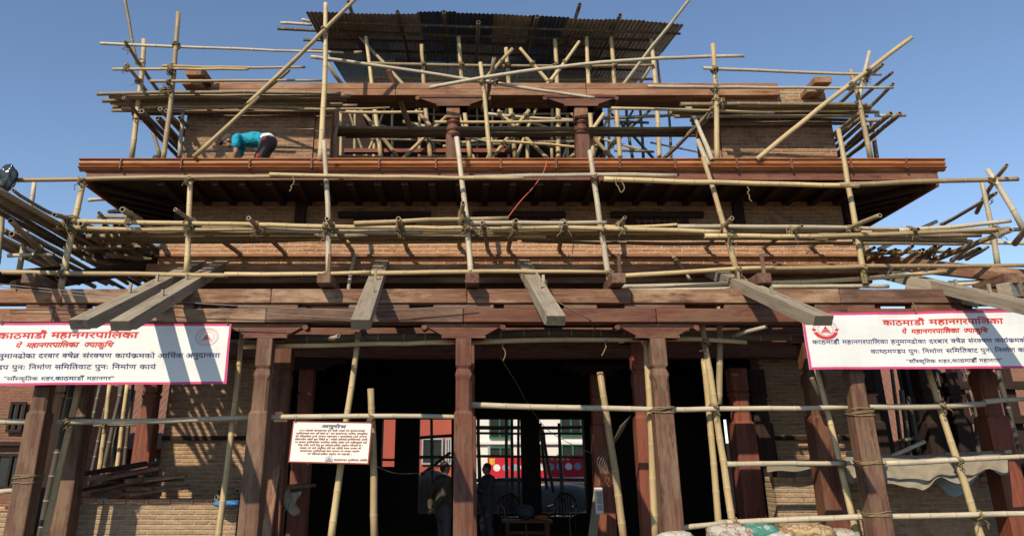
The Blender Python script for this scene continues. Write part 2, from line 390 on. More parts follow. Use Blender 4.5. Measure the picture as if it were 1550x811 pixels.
def rope_lashing(par, p, t1, t2, r, s, gap):
    V, F = [], []
    ax = t1.cross(t2).normalized()
    n1, n2 = rnd.randint(3, 4), 2
    def loop(t, k, rr, rot):
        pts = []
        u = (t2 - t1*t1.dot(t2)).normalized() if t is t1 else (t1 - t2*t1.dot(t2)).normalized()
        tt = (t1 + t2*rot).normalized() if rot else t
        e1 = ax; e2 = tt.cross(e1).normalized()
        for i in range(10):
            q = 2*math.pi*i/9
            pts.append(p + tt*k + e1*(math.cos(q)*(rr + gap/2)) + e2*(math.sin(q)*rr*1.1))
        return pts
    for i in range(n1):
        v, f = sweep(loop(t1, (i - n1/2)*0.017, max(r, s)*rnd.uniform(1.05, 1.3), rnd.choice((0.8, -0.8))), 0.012, 5, False)
        b = len(V); V += v; F += [tuple(x + b for x in g) for g in f]
    for i in range(rnd.randint(2, 5)):      # loose tails
        q = p + Vector((rnd.uniform(-0.03, 0.03), -max(r, s)*1.1, -0.02)); pts = [q]
        for k in range(4): q = q + Vector((rnd.uniform(-0.045, 0.045), rnd.uniform(-0.02, 0.01), -rnd.uniform(0.005, 0.05))); pts.append(q)
        v, f = sweep(pts, 0.0065, 4, True); b = len(V); V += v; F += [tuple(x + b for x in g) for g in f]
    mesh_obj('rope_lashing', V, F, 'rope', smooth=True, parent=par)
def deck(n, x0, x1, Ya, Yb, z, r, mat, label, group, jit=0.25, zj=0.015, skip=(), keep=99):
    """poles side by side along X from Ya to Yb"""
    for i in range(n):
        if i in skip: continue
        Y = Ya + (Yb - Ya)*i/max(1, n-1); rr = r*rnd.uniform(0.85, 1.1)
        a = Vector((x0 + rnd.uniform(-jit, jit), Y + rnd.uniform(-0.01, 0.01), z + rnd.uniform(-zj, zj)))
        b = Vector((x1 + rnd.uniform(-jit, jit), Y + rnd.uniform(-0.01, 0.01), z + rnd.uniform(-zj, zj)))
        pole3(a, b, rr, mat if isinstance(mat, str) else rnd.choice(mat), label, group if i < keep else 'hidden layers', lash=False)
def deck_y(n, Xa, Xb, Y0, Y1, z, r, mat, label, group, jit=0.3, zj=0.02, drop=0.0):
    for i in range(n):
        X = Xa + (Xb - Xa)*i/max(1, n-1); rr = r*rnd.uniform(0.85, 1.1); zz = z + rnd.uniform(-zj, zj)
        ys = max(Y0, 11.7) if X < -6.55 else Y0
        a = Vector((X + rnd.uniform(-0.05, 0.05), ys + rnd.uniform(-jit, jit), zz)); b = Vector((X + rnd.uniform(-0.05, 0.05), Y1 + rnd.uniform(-jit, jit), zz - drop + rnd.uniform(-zj, zj)))
        pole3(a, b, rr, mat if isinstance(mat, str) else rnd.choice(mat), label, group, lash=False)

# ================================================================ SETTING: ground, street behind
g = mesh_obj('ground', [(-900, -600, 0), (900, -600, 0), (900, 1500, 0), (-900, 1500, 0)], [(0, 1, 2, 3)], 'ground'); tag(g, None, None, kind='structure')
g = box('pavement', -7.6, 9.2, 10.3, 22.0, -0.05, 0.12, 'slab', None, 0.01); tag(g, None, None, kind='structure')

# ================================================================ THE TEMPLE
T = empty('timber_temple', (0.78, 13, 0), 'half rebuilt timber and brick temple of two storeys behind bamboo scaffolding', 'temple')
XL, XR, YW = -4.84, 6.43, 13.0           # upper storey walls
EL, ER, YE = -6.1, 7.57, 11.77           # eave edge
ZS, ZE = 5.83, 6.14                      # soffit and top of the eave
ZB = 3.90                                # top of the front beam
YP = 11.1

def post(X, Y, ztop, w=0.25, mat='brown', base=True, steps=True):
    """square post: broad foot, narrower shaft above a shoulder, chamfered neck"""
    bm = bmesh.new(); h = w/2
    secs = [(0.0, h*1.04, 0), (2.10, h*0.98, 0), (2.13, h*0.98, 0), (2.17, h*0.83, 1), (2.55, h*0.82, 1), (2.62, h*0.88, 0), (ztop-0.46, h*0.84, 0), (ztop-0.40, h*0.72, 1), (ztop-0.36, h*0.84, 0), (ztop, h*0.84, 0)]
    if not steps: secs = [(0, h, 0), (ztop, h*0.92, 0)]
    rings = []
    for z, s, ch in secs:
        c = s*(0.30 if ch else 0.07)
        pts = [(-s+c, -s), (s-c, -s), (s, -s+c), (s, s-c), (s-c, s), (-s+c, s), (-s, s-c), (-s, -s+c)]
        rings.append([bm.verts.new((z, y, -x)) for x, y in pts])
    for a, b in zip(rings, rings[1:]):
        for i in range(8): bm.faces.new((a[i], a[(i+1) % 8], b[(i+1) % 8], b[i]))
    bm.faces.new(rings[0]); bm.faces.new(rings[-1][::-1])
    bmesh.ops.recalc_face_normals(bm, faces=bm.faces[:])
    m = Matrix.Translation((X, Y, 0.12)) @ Matrix.Rotation(R(-90), 4, 'Y')
    return bm_to_obj('post', bm, mat, T, m)
def bracket(X, Y, z, par, half=0.56, h=0.20, d=0.17, mat='redwood'):
    """two-armed capital whose arms rise in a stepped curve and end in small scrolls"""
    bm = bmesh.new()
    prof = [(0.115, 0), (0.24, 0.0), (0.25, 0.035), (0.30, 0.045), (half-0.08, h*0.72), (half-0.02, h*0.62), (half, h*0.78), (half-0.02, h), (0, h)]
    L = [(-x, z_) for x, z_ in prof[::-1][1:]]
    P = prof[:-1] + [(0, h)] + L
    a = [bm.verts.new((x, -d/2, z_)) for x, z_ in P]; b = [bm.verts.new((x, d/2, z_)) for x, z_ in P]
    bm.faces.new(a); bm.faces.new(b[::-1])
    for i in range(len(P)):
        j = (i+1) % len(P); bm.faces.new((a[j], a[i], b[i], b[j]))
    bm_box(bm, -half+0.02, half-0.02, -d/2-0.02, d/2+0.02, h-0.035, h-0.005)
    bm_box(bm, -0.30, 0.30, -d/2-0.025, d/2+0.025, 0.0, 0.035)
    for s in (-1, 1):
        bmesh.ops.create_cone(bm, cap_ends=True, segments=10, radius1=0.038, radius2=0.038, depth=d+0.05, matrix=Matrix.Translation((s*(half-0.02), 0, h*0.74)) @ Matrix.Rotation(R(90), 4, 'X'))
    bmesh.ops.recalc_face_normals(bm, faces=bm.faces[:])
    return bm_to_obj('bracket_capital', bm, mat, par, Matrix.Translation((X, Y, z)))
ZC = 3.43
front_x = (-5.67, -2.74, -0.03, 2.62, 5.25, 8.0, -8.4)
for k, X in enumerate(front_x):
    p = post(X, YP, ZC-0.12-0.20, 0.255, ('brown', 'brown', 'redwood', 'brown', 'brown', 'redwood', 'brown')[k])
    bracket(X, YP, ZC-0.20, p)
for X, Y, w, mt in ((-5.67, 12.25, .29, 'brown'), (-2.74, 12.3, .30, 'redwood'), (0.02, 12.3, .27, 'redwood'), (2.60, 12.25, .27, 'redpaint'), (5.19, 12.25, .33, 'redwood'), (7.72, 12.25, .33, 'redpaint'),
                   (-2.76, 14.3, .30, 'redpaint'), (2.42, 15.1, .32, 'redpaint'), (0.0, 15.2, .28, 'darkwood'), (-5.45, 14.35, .30, 'redpaint'),
                   (4.62, 14.0, .34, 'redpaint'), (5.0, 14.25, .36, 'darkwood'), (7.75, 13.9, .34, 'darkwood'), (6.72, 13.9, .36, 'darkwood'), (8.6, 14.6, .26, 'darkwood'), (-7.0, 14.3, .3, 'darkwood')):
    p = post(X, Y, 3.2 if Y < 13 else 3.02, w, mt)
    if Y > 14 and mt == 'redpaint' or Y < 13: bracket(X, Y, (3.2 if Y < 13 else 3.02)+0.12, p, 0.62, 0.2, 0.2, 'darkwood' if Y > 13 else 'redwood')

# front beams: two superposed timbers with spacers between, in lengths that meet over the posts
for (a, b, mt) in ((-9.2, -5.6, 'pink'), (-5.6, -2.7, 'weath'), (-2.7, 0.02, 'weath'), (0.02, 2.3, 'weath'), (2.3, 5.2, 'weath'), (5.2, 9.4, 'brown')):
    box('beam', a+.003, b-.003, YP-0.13, YP+0.13, 3.70, ZB, mt, T, 0.012)
for (a, b, mt) in ((-9.2, -5.67, 'pink'), (-5.67, -2.74, 'weath'), (-2.74, -0.03, 'brown'), (-0.03, 2.62, 'redwood'), (2.62, 5.25, 'redwood'), (5.25, 9.4, 'redpaint')):
    box('beam', a+.003, b-.003, YP-0.155, YP+0.12, ZC+0.003, 3.625, mt, T, 0.012)
for X in (-7.2, -5.67, -4.2, -2.74, -1.2, -0.03, 0.95, 1.4, 2.62, 4.0, 5.25, 6.6):
    box('spacer', X-0.42, X+0.42, YP-0.10, YP+0.10, 3.628, 3.697, 'brown', T, 0.01)
# joist ends laid over the front beam
for px in (42, 490, 715, 937, 1158, 1532):
    X = xat(px, 437, 10.75); z0 = 3.92
    j = box('joist', X-0.095, X+0.095, 10.70, 11.45, z0, z0+0.145, 'brown', T, 0.012, 'y')
    if px in (490, 937, 1158): box('peg', X+0.02, X+0.065, 10.80, 10.85, z0+0.158, z0+0.44, 'brown', j, 0.006, 'z')
# inner beams and ceiling over the ground floor
box('beam', -2.9, 5.3, 12.14, 12.40, 3.33, 3.55, 'redwood', T, 0.01)
box('beam', -6.2, 7.0, 14.2, 14.42, 3.35, 3.60, 'redwood', T, 0.01)
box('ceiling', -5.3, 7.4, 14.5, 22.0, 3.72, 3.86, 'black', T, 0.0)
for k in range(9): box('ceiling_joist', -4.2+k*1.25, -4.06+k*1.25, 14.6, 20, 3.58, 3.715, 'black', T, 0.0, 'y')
# ground floor masonry: brick panels between the posts, low walls, dark rear wall with openings
def wall(name, x0, x1, y0, y1, z0, z1, mat, label=None):
    o = box(name, x0, x1, y0, y1, z0, z1, mat, T, 0.0)
    if label: o['label'] = label
    return o
wall('brick_panel', -5.22, -3.25, 14.5, 14.9, 0.12, 3.71, 'brick_tan')
wall('brick_panel', 5.2, 7.0, 14.45, 14.9, 0.12, 3.71, 'brick_tan')
box('rail', -5.22, -3.25, 14.44, 14.498, 2.0, 2.07, 'darkwood', T, 0.0); box('rail', 5.2, 7.0, 14.39, 14.448, 2.0, 2.07, 'darkwood', T, 0.0)
Zr = 20.0
def rx(px): return xat(px, 690, Zr)
spans = [(-5.3, rx(577)), (rx(597), rx(634)), (rx(683), rx(714)), (rx(790), rx(818)), (rx(886), rx(1101)), (rx(1113), 7.4)]
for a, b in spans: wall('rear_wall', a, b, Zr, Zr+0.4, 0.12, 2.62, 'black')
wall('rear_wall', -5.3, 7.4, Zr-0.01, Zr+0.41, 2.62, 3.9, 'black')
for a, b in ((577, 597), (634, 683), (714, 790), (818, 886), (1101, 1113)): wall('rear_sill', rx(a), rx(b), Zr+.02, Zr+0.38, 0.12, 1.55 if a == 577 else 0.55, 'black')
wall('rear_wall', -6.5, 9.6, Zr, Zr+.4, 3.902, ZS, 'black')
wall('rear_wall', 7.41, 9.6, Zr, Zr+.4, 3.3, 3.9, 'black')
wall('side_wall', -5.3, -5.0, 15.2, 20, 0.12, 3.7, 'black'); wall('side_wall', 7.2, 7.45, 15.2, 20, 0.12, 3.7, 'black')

# upper storey, lower part: brick wall under the eave
bw = wall('brick_wall', XL, XR, YW, YW+0.45, 4.30, ZS, 'brick')
wall('brick_course', XL-.12, XR+.12, 12.55, YW-.003, 4.62, 5.06, 'brick_orange')
box('cornice', XL-0.25, XR+0.25, 12.40, YW+0.1, 4.44, 4.60, 'pink', T, 0.02)
box('cornice', XL-0.16, XR+0.16, 12.47, 12.547, 4.725, 4.77, 'pink', T, 0.01)
box('cornice', XL-0.16, XR+0.16, 12.50, YW-0.002, 5.07, 5.12, 'pink', T, 0.012)
box('wall_plate', XL-0.1, XR+0.1, 12.6, YW+0.3, 4.33, 4.437, 'brown', T, 0.01)
box('wall_plate', XL-0.1, XR+0.1, 12.5, 12.75, 3.82, 4.02, 'darkwood', T, 0.01)
for xx in (-4.4, -2.1, 0.1, 2.3, 4.3, 6.2): box('stud', xx-.09, xx+.09, 12.62, 12.78, 4.022, 4.328, 'darkwood', T, 0.0, 'z')
for px in (456, 1116, 1284, 275):
    X = xat(px, 320, YW); box('wall_post', X-0.09, X+0.09, YW-0.09, YW+0.2, 4.45, ZS, 'darkwood', T, 0.01, 'z')
def carved_window(px, w, z0, z1):
    X = xat(px, 320, YW)
    f = box('window', X-w/2, X+w/2, YW-0.07, YW+0.02, z0, z1, 'darkwood', T, 0.01)
    box('window_lintel', X-w*0.75, X+w*0.75, YW-0.10, YW-0.001, z1, z1+0.10, 'darkwood', f, 0.008)
    box('window_sill', X-w*0.68, X+w*0.68, YW-0.12, YW-0.001, z0-0.08, z0, 'darkwood', f, 0.008)
    bm = bmesh.new()
    n = 7
    for i in range(n):
        x = X - w*0.32 + w*0.64*i/(n-1); bm_box(bm, x-0.012, x+0.012, YW-0.10, YW-0.072, z0+0.05, z1-0.04)
    for i in range(4):
        z = z0+0.08+(z1-z0-0.16)*i/3; bm_box(bm, X-w*0.36, X+w*0.36, YW-0.115, YW-0.101, z-0.012, z+0.012)
    bm_to_obj('lattice', bm, 'redwood', f)
for px in (583, 785, 993): carved_window(px, 1.05, 5.13, 5.52)
for px in (368, 1195):
    X = xat(px, 336, YW); box('vent', X-0.17, X+0.17, YW-0.03, YW+0.02, 5.17, 5.36, 'redpaint', T, 0.006)

# the flat projecting eave: soffit, rafters, fascia boards, lengths of moulded cornice
box('soffit', EL+0.12, ER-0.12, YE+0.12, 22.0, ZS+0.01, ZE-0.03, 'darkwood', T, 0.0)
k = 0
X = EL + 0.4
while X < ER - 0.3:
    if XL - 0.1 < X < XR + 0.1: box('rafter', X-0.055, X+0.055, YE+0.14, YW-0.005, ZS-0.085, ZS+0.006, 'darkwood', T, 0.006, 'y')
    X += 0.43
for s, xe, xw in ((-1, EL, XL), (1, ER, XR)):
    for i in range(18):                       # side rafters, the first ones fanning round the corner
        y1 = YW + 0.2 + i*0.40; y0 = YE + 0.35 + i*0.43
        timber('rafter', Vector((xe - s*0.20, y0, ZS-0.04)), Vector((xw, y1, ZS-0.04)), 0.10, 0.09, 'darkwood', T)
box('fascia_board', EL+0.09, ER-0.09, YE+0.075, YE+0.115, ZS-0.02, 5.955, 'board', T, 0.004)
for xe, s in ((EL, 1), (ER, -1)):
    box('fascia_board', min(xe+s*.075, xe+s*.115), max(xe+s*.075, xe+s*.115), YE+0.117, 22, ZS-0.11, 5.955, 'board', T, 0.004, 'y')
def cornice_profile():
    P = [(0.10, 6.144), (-0.02, 6.144), (-0.03, 6.130), (-0.012, 6.117)]
    for i in range(7):
        a = R(80) - R(150)*i/6; P.append((0.035 - 0.045*math.cos(a), 6.078 + 0.040*math.sin(a)))
    P += [(0.045, 6.036), (0.045, 6.022), (0.0, 6.020), (-0.022, 6.006), (-0.012, 5.992), (0.030, 5.985), (0.030, 5.972), (0.055, 5.958), (0.10, 5.955)]
    return P
def moulding(a, b, alongx=True, xe=0, s=1):
    P = cornice_profile(); V, F = [], []
    for t in (a, b):
        for (d, z) in P: V.append((t, YE + d, z) if alongx else (xe + s*d, t, z))
    n = len(P); F.append(tuple(range(n))); F.append(tuple(range(n, 2*n))[::-1])
    for i in range(n): j = (i+1) % n; F.append((i, i+n, j+n, j))
    c = Vector(((a+b)/2, YE, 6.05)) if alongx else Vector((xe, (a+b)/2, 6.05))
    m = Matrix.Translation(c) @ (Matrix.Identity(4) if alongx else Matrix.Rotation(R(90), 4, 'Z'))
    inv = m.inverted(); V = [inv @ Vector(v) for v in V]
    o = mesh_obj('cornice', V, F, 'fascia', parent=None); o.matrix_world = m
    bm = bmesh.new(); bm.from_mesh(o.data); bmesh.ops.recalc_face_normals(bm, faces=bm.faces[:]); bm.to_mesh(o.data); bm.free()
    attach(o, T); return o
js = [EL-0.03] + [xat(p, 250, YE) for p in (183, 275, 378, 472, 574, 660, 758, 842, 938, 1022, 1115, 1198, 1288, 1372)] + [ER+0.03]
for a, b in zip(js, js[1:]): moulding(a+0.004, b-0.004)
for x in js[1:-1]:
    c = box('cornice_clip', x-0.014, x+0.014, YE-0.034, YE+0.07, 5.965, 6.138, 'board', T, 0.006, 'z')
for xe, s in ((EL, 1), (ER, -1)):
    for i in range(8): moulding(YE+0.12+i*1.2, YE+0.12+(i+1)*1.2-0.008, False, xe, s)

# top storey: two brick piers, two turned columns, the long beam
ZT0, ZT1 = ZE, 7.77
pl0, pl1 = xat(278, 215, YW), xat(474, 215, YW); pr0, pr1 = xat(1092, 215, YW), xat(1264, 215, YW)
wall('brick_pier', pl0, pl1, YW, YW+0.6, ZE-0.02, 7.76, 'brick'); wall('brick_pier', pr0, pr1, YW, YW+0.6, ZE-0.02, 7.76, 'brick')
wall('brick_pier', pl0+0.04, pl0+1.3, YW+0.01, YW+0.6, 7.762, 8.10, 'brick_grey'); wall('brick_pier', pr1-1.5, pr1-0.02, YW+0.01, YW+0.6, 7.762, 7.98, 'brick_grey')
box('door_jamb', pl1+0.003, pl1+0.30, YW+0.03, YW+0.3, ZE, 7.6, 'pink', T, 0.01, 'z'); box('door_jamb', pr0-0.35, pr0-0.003, YW+0.03, YW+0.3, ZE, 7.6, 'pink', T, 0.01, 'z')
bx = [xat(322, 140, YW), xat(600, 140, YW), xat(886, 140, YW), xat(1175, 140, YW)]
for a, b in zip(bx, bx[1:]):
    o = box('beam', a+.003, b-.003, YW-0.14, YW+0.16, 7.77, 7.895, 'pink', T, 0.008)
    box('beam', a+.004, b-.006, YW-0.13, YW+0.15, 7.898, 8.02, 'pink', T, 0.008)
box('beam', pl1-0.2, pr0+0.2, YW+0.165, YW+0.45, 7.78, 7.96, 'redwood', T, 0.01)
for (px, py, w) in ((302, 122, 0.34), (1238, 133, 0.30)):
    X = xat(px, py, 12.8); z = zat(py, 12.8)
    box('tie_end', X-w/2, X+w/2, 12.55, 13.3, z-0.02, z+0.10, 'pink', T, 0.01, 'y'); box('tie_end', X-w*0.8, X+w*0.2, 12.7, 13.3, z-0.13, z-0.025, 'weath', T, 0.01, 'y')
def turned_column(px):
    X = xat(px, 200, YW); z0, z1 = ZE, 7.40
    c = box('column', X-0.125, X+0.125, YW-0.125, YW+0.125, z0, 7.03, 'redwood', T, 0.014, 'z')
    bm = bmesh.new(); zz = 7.03
    prof = [(0.10, zz+.002), (0.122, zz+.03), (0.122, zz+.05), (0.098, zz+.065), (0.098, zz+.09), (0.118, zz+.10), (0.126, zz+.135), (0.112, zz+.165), (0.092, zz+.175), (0.098, zz+.23), (0.13, zz+.25), (0.13, zz+.275), (0.105, zz+.285), (0.105, zz+.345), (0.122, zz+.355), (0.122, z1)]
    rings = []
    for r, z in prof: rings.append([bm.verts.new((X + r*math.cos(2*math.pi*i/20), YW + r*math.sin(2*math.pi*i/20), z)) for i in range(20)])
    for a, b in zip(rings, rings[1:]):
        for i in range(20): bm.faces.new((a[i], a[(i+1) % 20], b[(i+1) % 20], b[i]))
    bmesh.ops.recalc_face_normals(bm, faces=bm.faces[:]); bm_to_obj('turned_shaft', bm, 'redwood', c, None, True)
    box('column_block', X-0.12, X+0.12, YW-0.12, YW+0.12, z0+1.202, 7.555, 'pink', c, 0.01, 'z')
    bracket(X, YW, 7.557, c, 0.66, 0.21, 0.26, 'redwood')
turned_column(686); turned_column(880)
# the shell behind: rear and inner walls that keep the top storey dark
wall('rear_wall', -4.8, 3.7, 19.6, 20.0, ZE, 10.9, 'darkwood'); wall('inner_wall', -4.8, -4.5, 13.7, 19.6, ZE, 7.7, 'darkwood')
box('rear_plate', -2.4, 0.9, 14.55, 14.66, zat(228, 14.6)-.06, zat(228, 14.6)+.03, 'redpaint', T, 0.01)
wall('brick_stub', 2.1, 2.75, 15.6, 16, ZE, 7.6, 'brick_orange')

# rafters of the unfinished lower roof: wall plate to well in front of the beam
def roof_rafter(fx, fy, FY, nx, ny, NY, w=0.21, h=0.15):
    a = at(nx, ny, NY); b = at(fx, fy, FY)
    o = timber('roof_rafter', a, b, w, h, 'grey', T, notch=True)
    d_ = (b - a).normalized()
    for t_ in (.34, .55):
        p_ = a.lerp(b, t_ + rnd.uniform(-.05, .05)) + Vector((rnd.uniform(-.05, .05), 0, h*.5)); box('peg', p_.x-.018, p_.x+.018, p_.y-.02, p_.y+.02, p_.z-.02, p_.z+rnd.uniform(.08, .17), 'grey', o, .004, 'z')
    return o, a, b
for args in ((312, 396, 12.9, 118, 494, 8.85), (345, 396, 12.9, 180, 496, 8.85), (580, 395, 12.9, 545, 494, 8.85), (788, 394, 12.9, 842, 488, 8.9), (1062, 404, 12.9, 1248, 488, 8.9), (1330, 412, 12.6, 1640, 486, 8.9)):
    roof_rafter(*args)
for (x0, y0, Y0, x1, y1, Y1, mt) in ((20, 436, 11.0, 266, 396, 12.95, 'darkwood'), (-40, 425, 10.9, 90, 412, 12.4, 'darkwood'), (1262, 390, 12.95, 1600, 424, 10.8, 'weath'), (1375, 428, 11.5, 1480, 455, 10.9, 'grey'), (1520, 440, 10.7, 1580, 436, 12, 'grey')):
    timber('hip_rafter', at(x0, y0, Y0), at(x1, y1, Y1), 0.17, 0.20, mt, T)
for px, py in ((222, 435), (238, 420)): pass

# ================================================================ TEMPORARY ROOF OF TIN SHEETS
RX0, RX1 = xat(463, 20, 14.0), xat(1035, 38, 14.0)
zr0, zr1 = zat(20, 14.0), zat(38, 14.0)
RT = empty('tin_roof', ((RX0+RX1)/2, 14, 9.9), 'temporary corrugated tin roof of rusty and blue sheets over the temple top', 'roof')
SL = 0.20
nsh = 10; wsh = (RX1 - RX0)/nsh
blue = {(3, 0), (4, 0), (6, 0), (1, 1), (3, 1), (6, 1), (0, 2), (2, 2), (5, 2), (1, 3), (4, 3)}
for row in range(4):
    y0 = 14.0 + row*1.75 - (0.1 if row else 0); y1 = 14.0 + (row+1)*1.75
    for i in range(nsh):
        xa, xb = RX0 + i*wsh - (0.04 if i else 0), RX0 + (i+1)*wsh
        V, F = [], []; nx = 44
        jz = rnd.uniform(-0.012, 0.012) + 0.008*(i % 2) + 0.012*(row % 2); jy = rnd.uniform(-0.05, 0.04)
        for j in range(5):
            for q in range(nx+1):
                x = xa + (xb-xa)*q/nx; y = y0 + (y1-y0)*j/4 + jy
                t = (x-RX0)/(RX1-RX0)
                z = zr0 + (zr1-zr0)*t + 0.10*4*t*(1-t) + (y-14.0)*SL + 0.014*math.sin(2*math.pi*x/0.085) + jz + 0.02*math.sin(x*1.7+y)
                V.append((x, y, z))
        for j in range(4):
            for q in range(nx): F.append((j*(nx+1)+q, j*(nx+1)+q+1, (j+1)*(nx+1)+q+1, (j+1)*(nx+1)+q))
        o = mesh_obj('roof_sheet', V, F, 'tinblue' if (i, row) in blue else rnd.choice(('tin', 'tin', 'tin2')), smooth=True, parent=RT)
        if (i, row) in blue: o['label'] = 'sheet painted dark blue'
def roofz(x, y): t = (x-RX0)/(RX1-RX0); return zr0 + (zr1-zr0)*t + 0.10*4*t*(1-t) + (y-14)*SL

# ================================================================ BAMBOO
def rows(group, text, dY=0, **kw):
    for ln in text.strip().splitlines():
        v, label = ln.split('|'); v = v.split()
        x0, y0, Y0, x1, y1, Y1, r = map(float, v[:7]); bend = float(v[8]) if len(v) > 8 else 0
        pole(x0, y0, Y0+dY, x1, y1, Y1+dY, r, v[7], label.strip(), group, bend=bend, **kw)
GA = 'bamboo poles standing and lying round the top storey'
rows(GA, '''
247 241 11.95 270 19 11.95 .043 fresh | tall bamboo upright on the eave at the far left, its top clear against the sky
199 241 12.6 218 60 12.6 .046 fresh | short thick bamboo upright at the outermost left of the eave
186 -20 12.8 207 96 12.8 .036 old | dark leaning bamboo cut by the top edge of the picture at left
243 142 13.7 188 61 11.9 .034 old | dark bamboo sloping down inward below the topmost left rail
224 142 13.3 191 99 11.8 .036 old | dark hollow bamboo end poking out over the left deck
268 235 14.2 187 148 11.9 .034 old | outermost dark bamboo under the left side deck
242 239 14.2 231 200 14.2 .040 old | dark upright stump behind the leftmost uprights on the eave
272 238 12.8 277 168 12.8 .040 pale | pale upright touching the outer corner of the left brick pier
152 66 12.05 520 80 12.05 .028 pale | topmost long thin rail crossing the sky at upper left
171 105 11.85 376 105 11.85 .026 fresh | lower of two rails lashed side by side above the left deck
246 100 11.87 462 102 11.87 .026 fresh | upper of two rails lashed side by side, running to the brace
227 123 11.86 487 122 11.86 .028 fresh | rail just over the timber tie end of the left pier
293 238 11.72 392 146 11.72 .040 fresh | lower length of the great left brace, from eave to splice
375 158 11.72 545 -8 11.72 .040 fresh | upper length of the great left brace, rising out of the picture
355 172 12.9 438 107 11.8 .028 old | dark short brace behind the splice of the great left brace
485 243 11.78 493 5 11.78 .048 fresh | tall thick upright crossing the left corner of the tin roof
471 86 12.3 752 127 12.3 .034 pale | left length of the long pole sloping across below the tin roof
735 123 12.35 900 148 12.35 .032 pale | right length of the long sloping pole, ending over the right column
650 133 12.2 1126 85 12.2 .034 pale .12 | long bowed pole rising right from the beam to the sky
742 241 12.25 727 95 12.25 .038 fresh | bamboo upright in front of the beam midway between the two columns
731 168 12.9 748 88 12.1 .042 old | leaning bamboo with open end beside the middle upright
1085 244 11.9 1079 67 11.9 .045 fresh | tall clean upright before the right brick pier
1064 103 11.82 1334 113 11.82 .029 pale | upper thin rail to the right of the tin roof
980 131 11.82 1352 133 11.82 .029 pale | lower thin rail over the right pier reaching the outer corner
1145 242 11.72 1380 57 11.72 .040 fresh | long right brace pointing up and outward beyond the deck
1298 160 12.6 1316 78 12.6 .038 pale | short upright with free top behind the upper end of the right brace
1318 241 12.0 1288 106 12.0 .043 fresh | leaning outer upright at the right end of the eave
1327 240 13.2 1318 183 13.2 .042 old | dark short upright at the outermost right of the eave
1268 160 13.9 1336 98 11.9 .036 old | upper dark bearer pole of the right corner deck, under the rail ends
1282 168 13.8 1351 110 11.9 .034 old | dark bearer with open end, second from the top at the right corner
1265 206 14.3 1352 127 11.85 .036 old | long dark bearer below the right deck with open end to the sky
1325 175 12.3 1371 175 12.3 .028 pale | short stub rail sticking out right beneath the corner deck
1308 183 12.6 1335 184 12.6 .028 old | dark stub below the outer right deck poles
1078 243 11.75 1051 178 12.3 .040 pale | short leaning pole lashed below the inner end of the right deck
1072 252 11.6 1056 212 11.75 .046 pale | stout splice stump overlapping the fascia right of centre
1006 239 13.4 1079 167 12.1 .036 old | dark bearer brace under the inner end of the right deck
1002 243 13.7 1072 180 12.7 .036 old | second dark brace behind the first beneath the right deck
925 164 12.15 1172 171 12.15 .028 fresh | thin rail under the inner end of the right deck
452 165 12.2 590 163 12.1 .022 fresh | short thin rod lying at the inner end of the left deck
491 240 13.5 500 180 13.3 .042 old | dark prop beside the left jamb of the opening
500 241 13.3 512 182 13.0 .038 old | dark leaning prop inside the left edge of the opening
536 80 13.0 548 79 13.0 .03 old | stub of pale rail end left of the sloping pole
''')
GD = 'bamboo poles laid side by side as working decks'
deck(7, xat(150, 145, 12.4), xat(520, 145, 12.4), 12.42, 12.92, 7.58, .038, ('old', 'old', 'fresh'), 'bamboo lying in the deck in front of the left brick pier', GD, 0.3)
deck(3, xat(165, 165, 12.6), xat(500, 165, 12.6), 12.66, 12.90, 7.43, .036, ('old', 'dark'), 'bamboo lying in the deck in front of the left brick pier', GD, 0.3)
deck(3, xat(1060, 178, 12.6), xat(1310, 178, 12.6), 12.62, 12.88, 7.24, .036, ('old', 'dark'), 'bamboo lying in the deck in front of the right brick pier', GD, 0.25)
deck(7, xat(1040, 160, 12.4), xat(1325, 160, 12.4), 12.42, 12.9, 7.38, .038, ('old', 'old', 'fresh'), 'bamboo lying in the deck in front of the right brick pier', GD, 0.25)
deck_y(7, -5.6, -4.95, 12.5, 15.6, 7.22, .04, 'old', 'dark bamboo lying in the side deck left of the left pier', GD)
deck_y(7, 6.55, 7.25, 12.3, 15.4, 7.05, .04, 'old', 'dark bamboo lying in the side deck right of the right pier', GD)
rows('bearers under the top decks', '''
262 152 12.95 246 137 11.9 .036 old | stub bearer end showing over the left deck behind the tall upright
1040 205 13.0 1095 150 11.85 .036 old | bearer with open end beside the clean right upright
''')
deck(7, xat(508, 195, 13.7), xat(1062, 200, 13.7), 13.72, 14.12, 7.50, .040, ('old', 'old', 'old', 'fresh'), 'bamboo lying in the inner deck that runs behind the two columns', GD, 0.15, 0.012, keep=4)

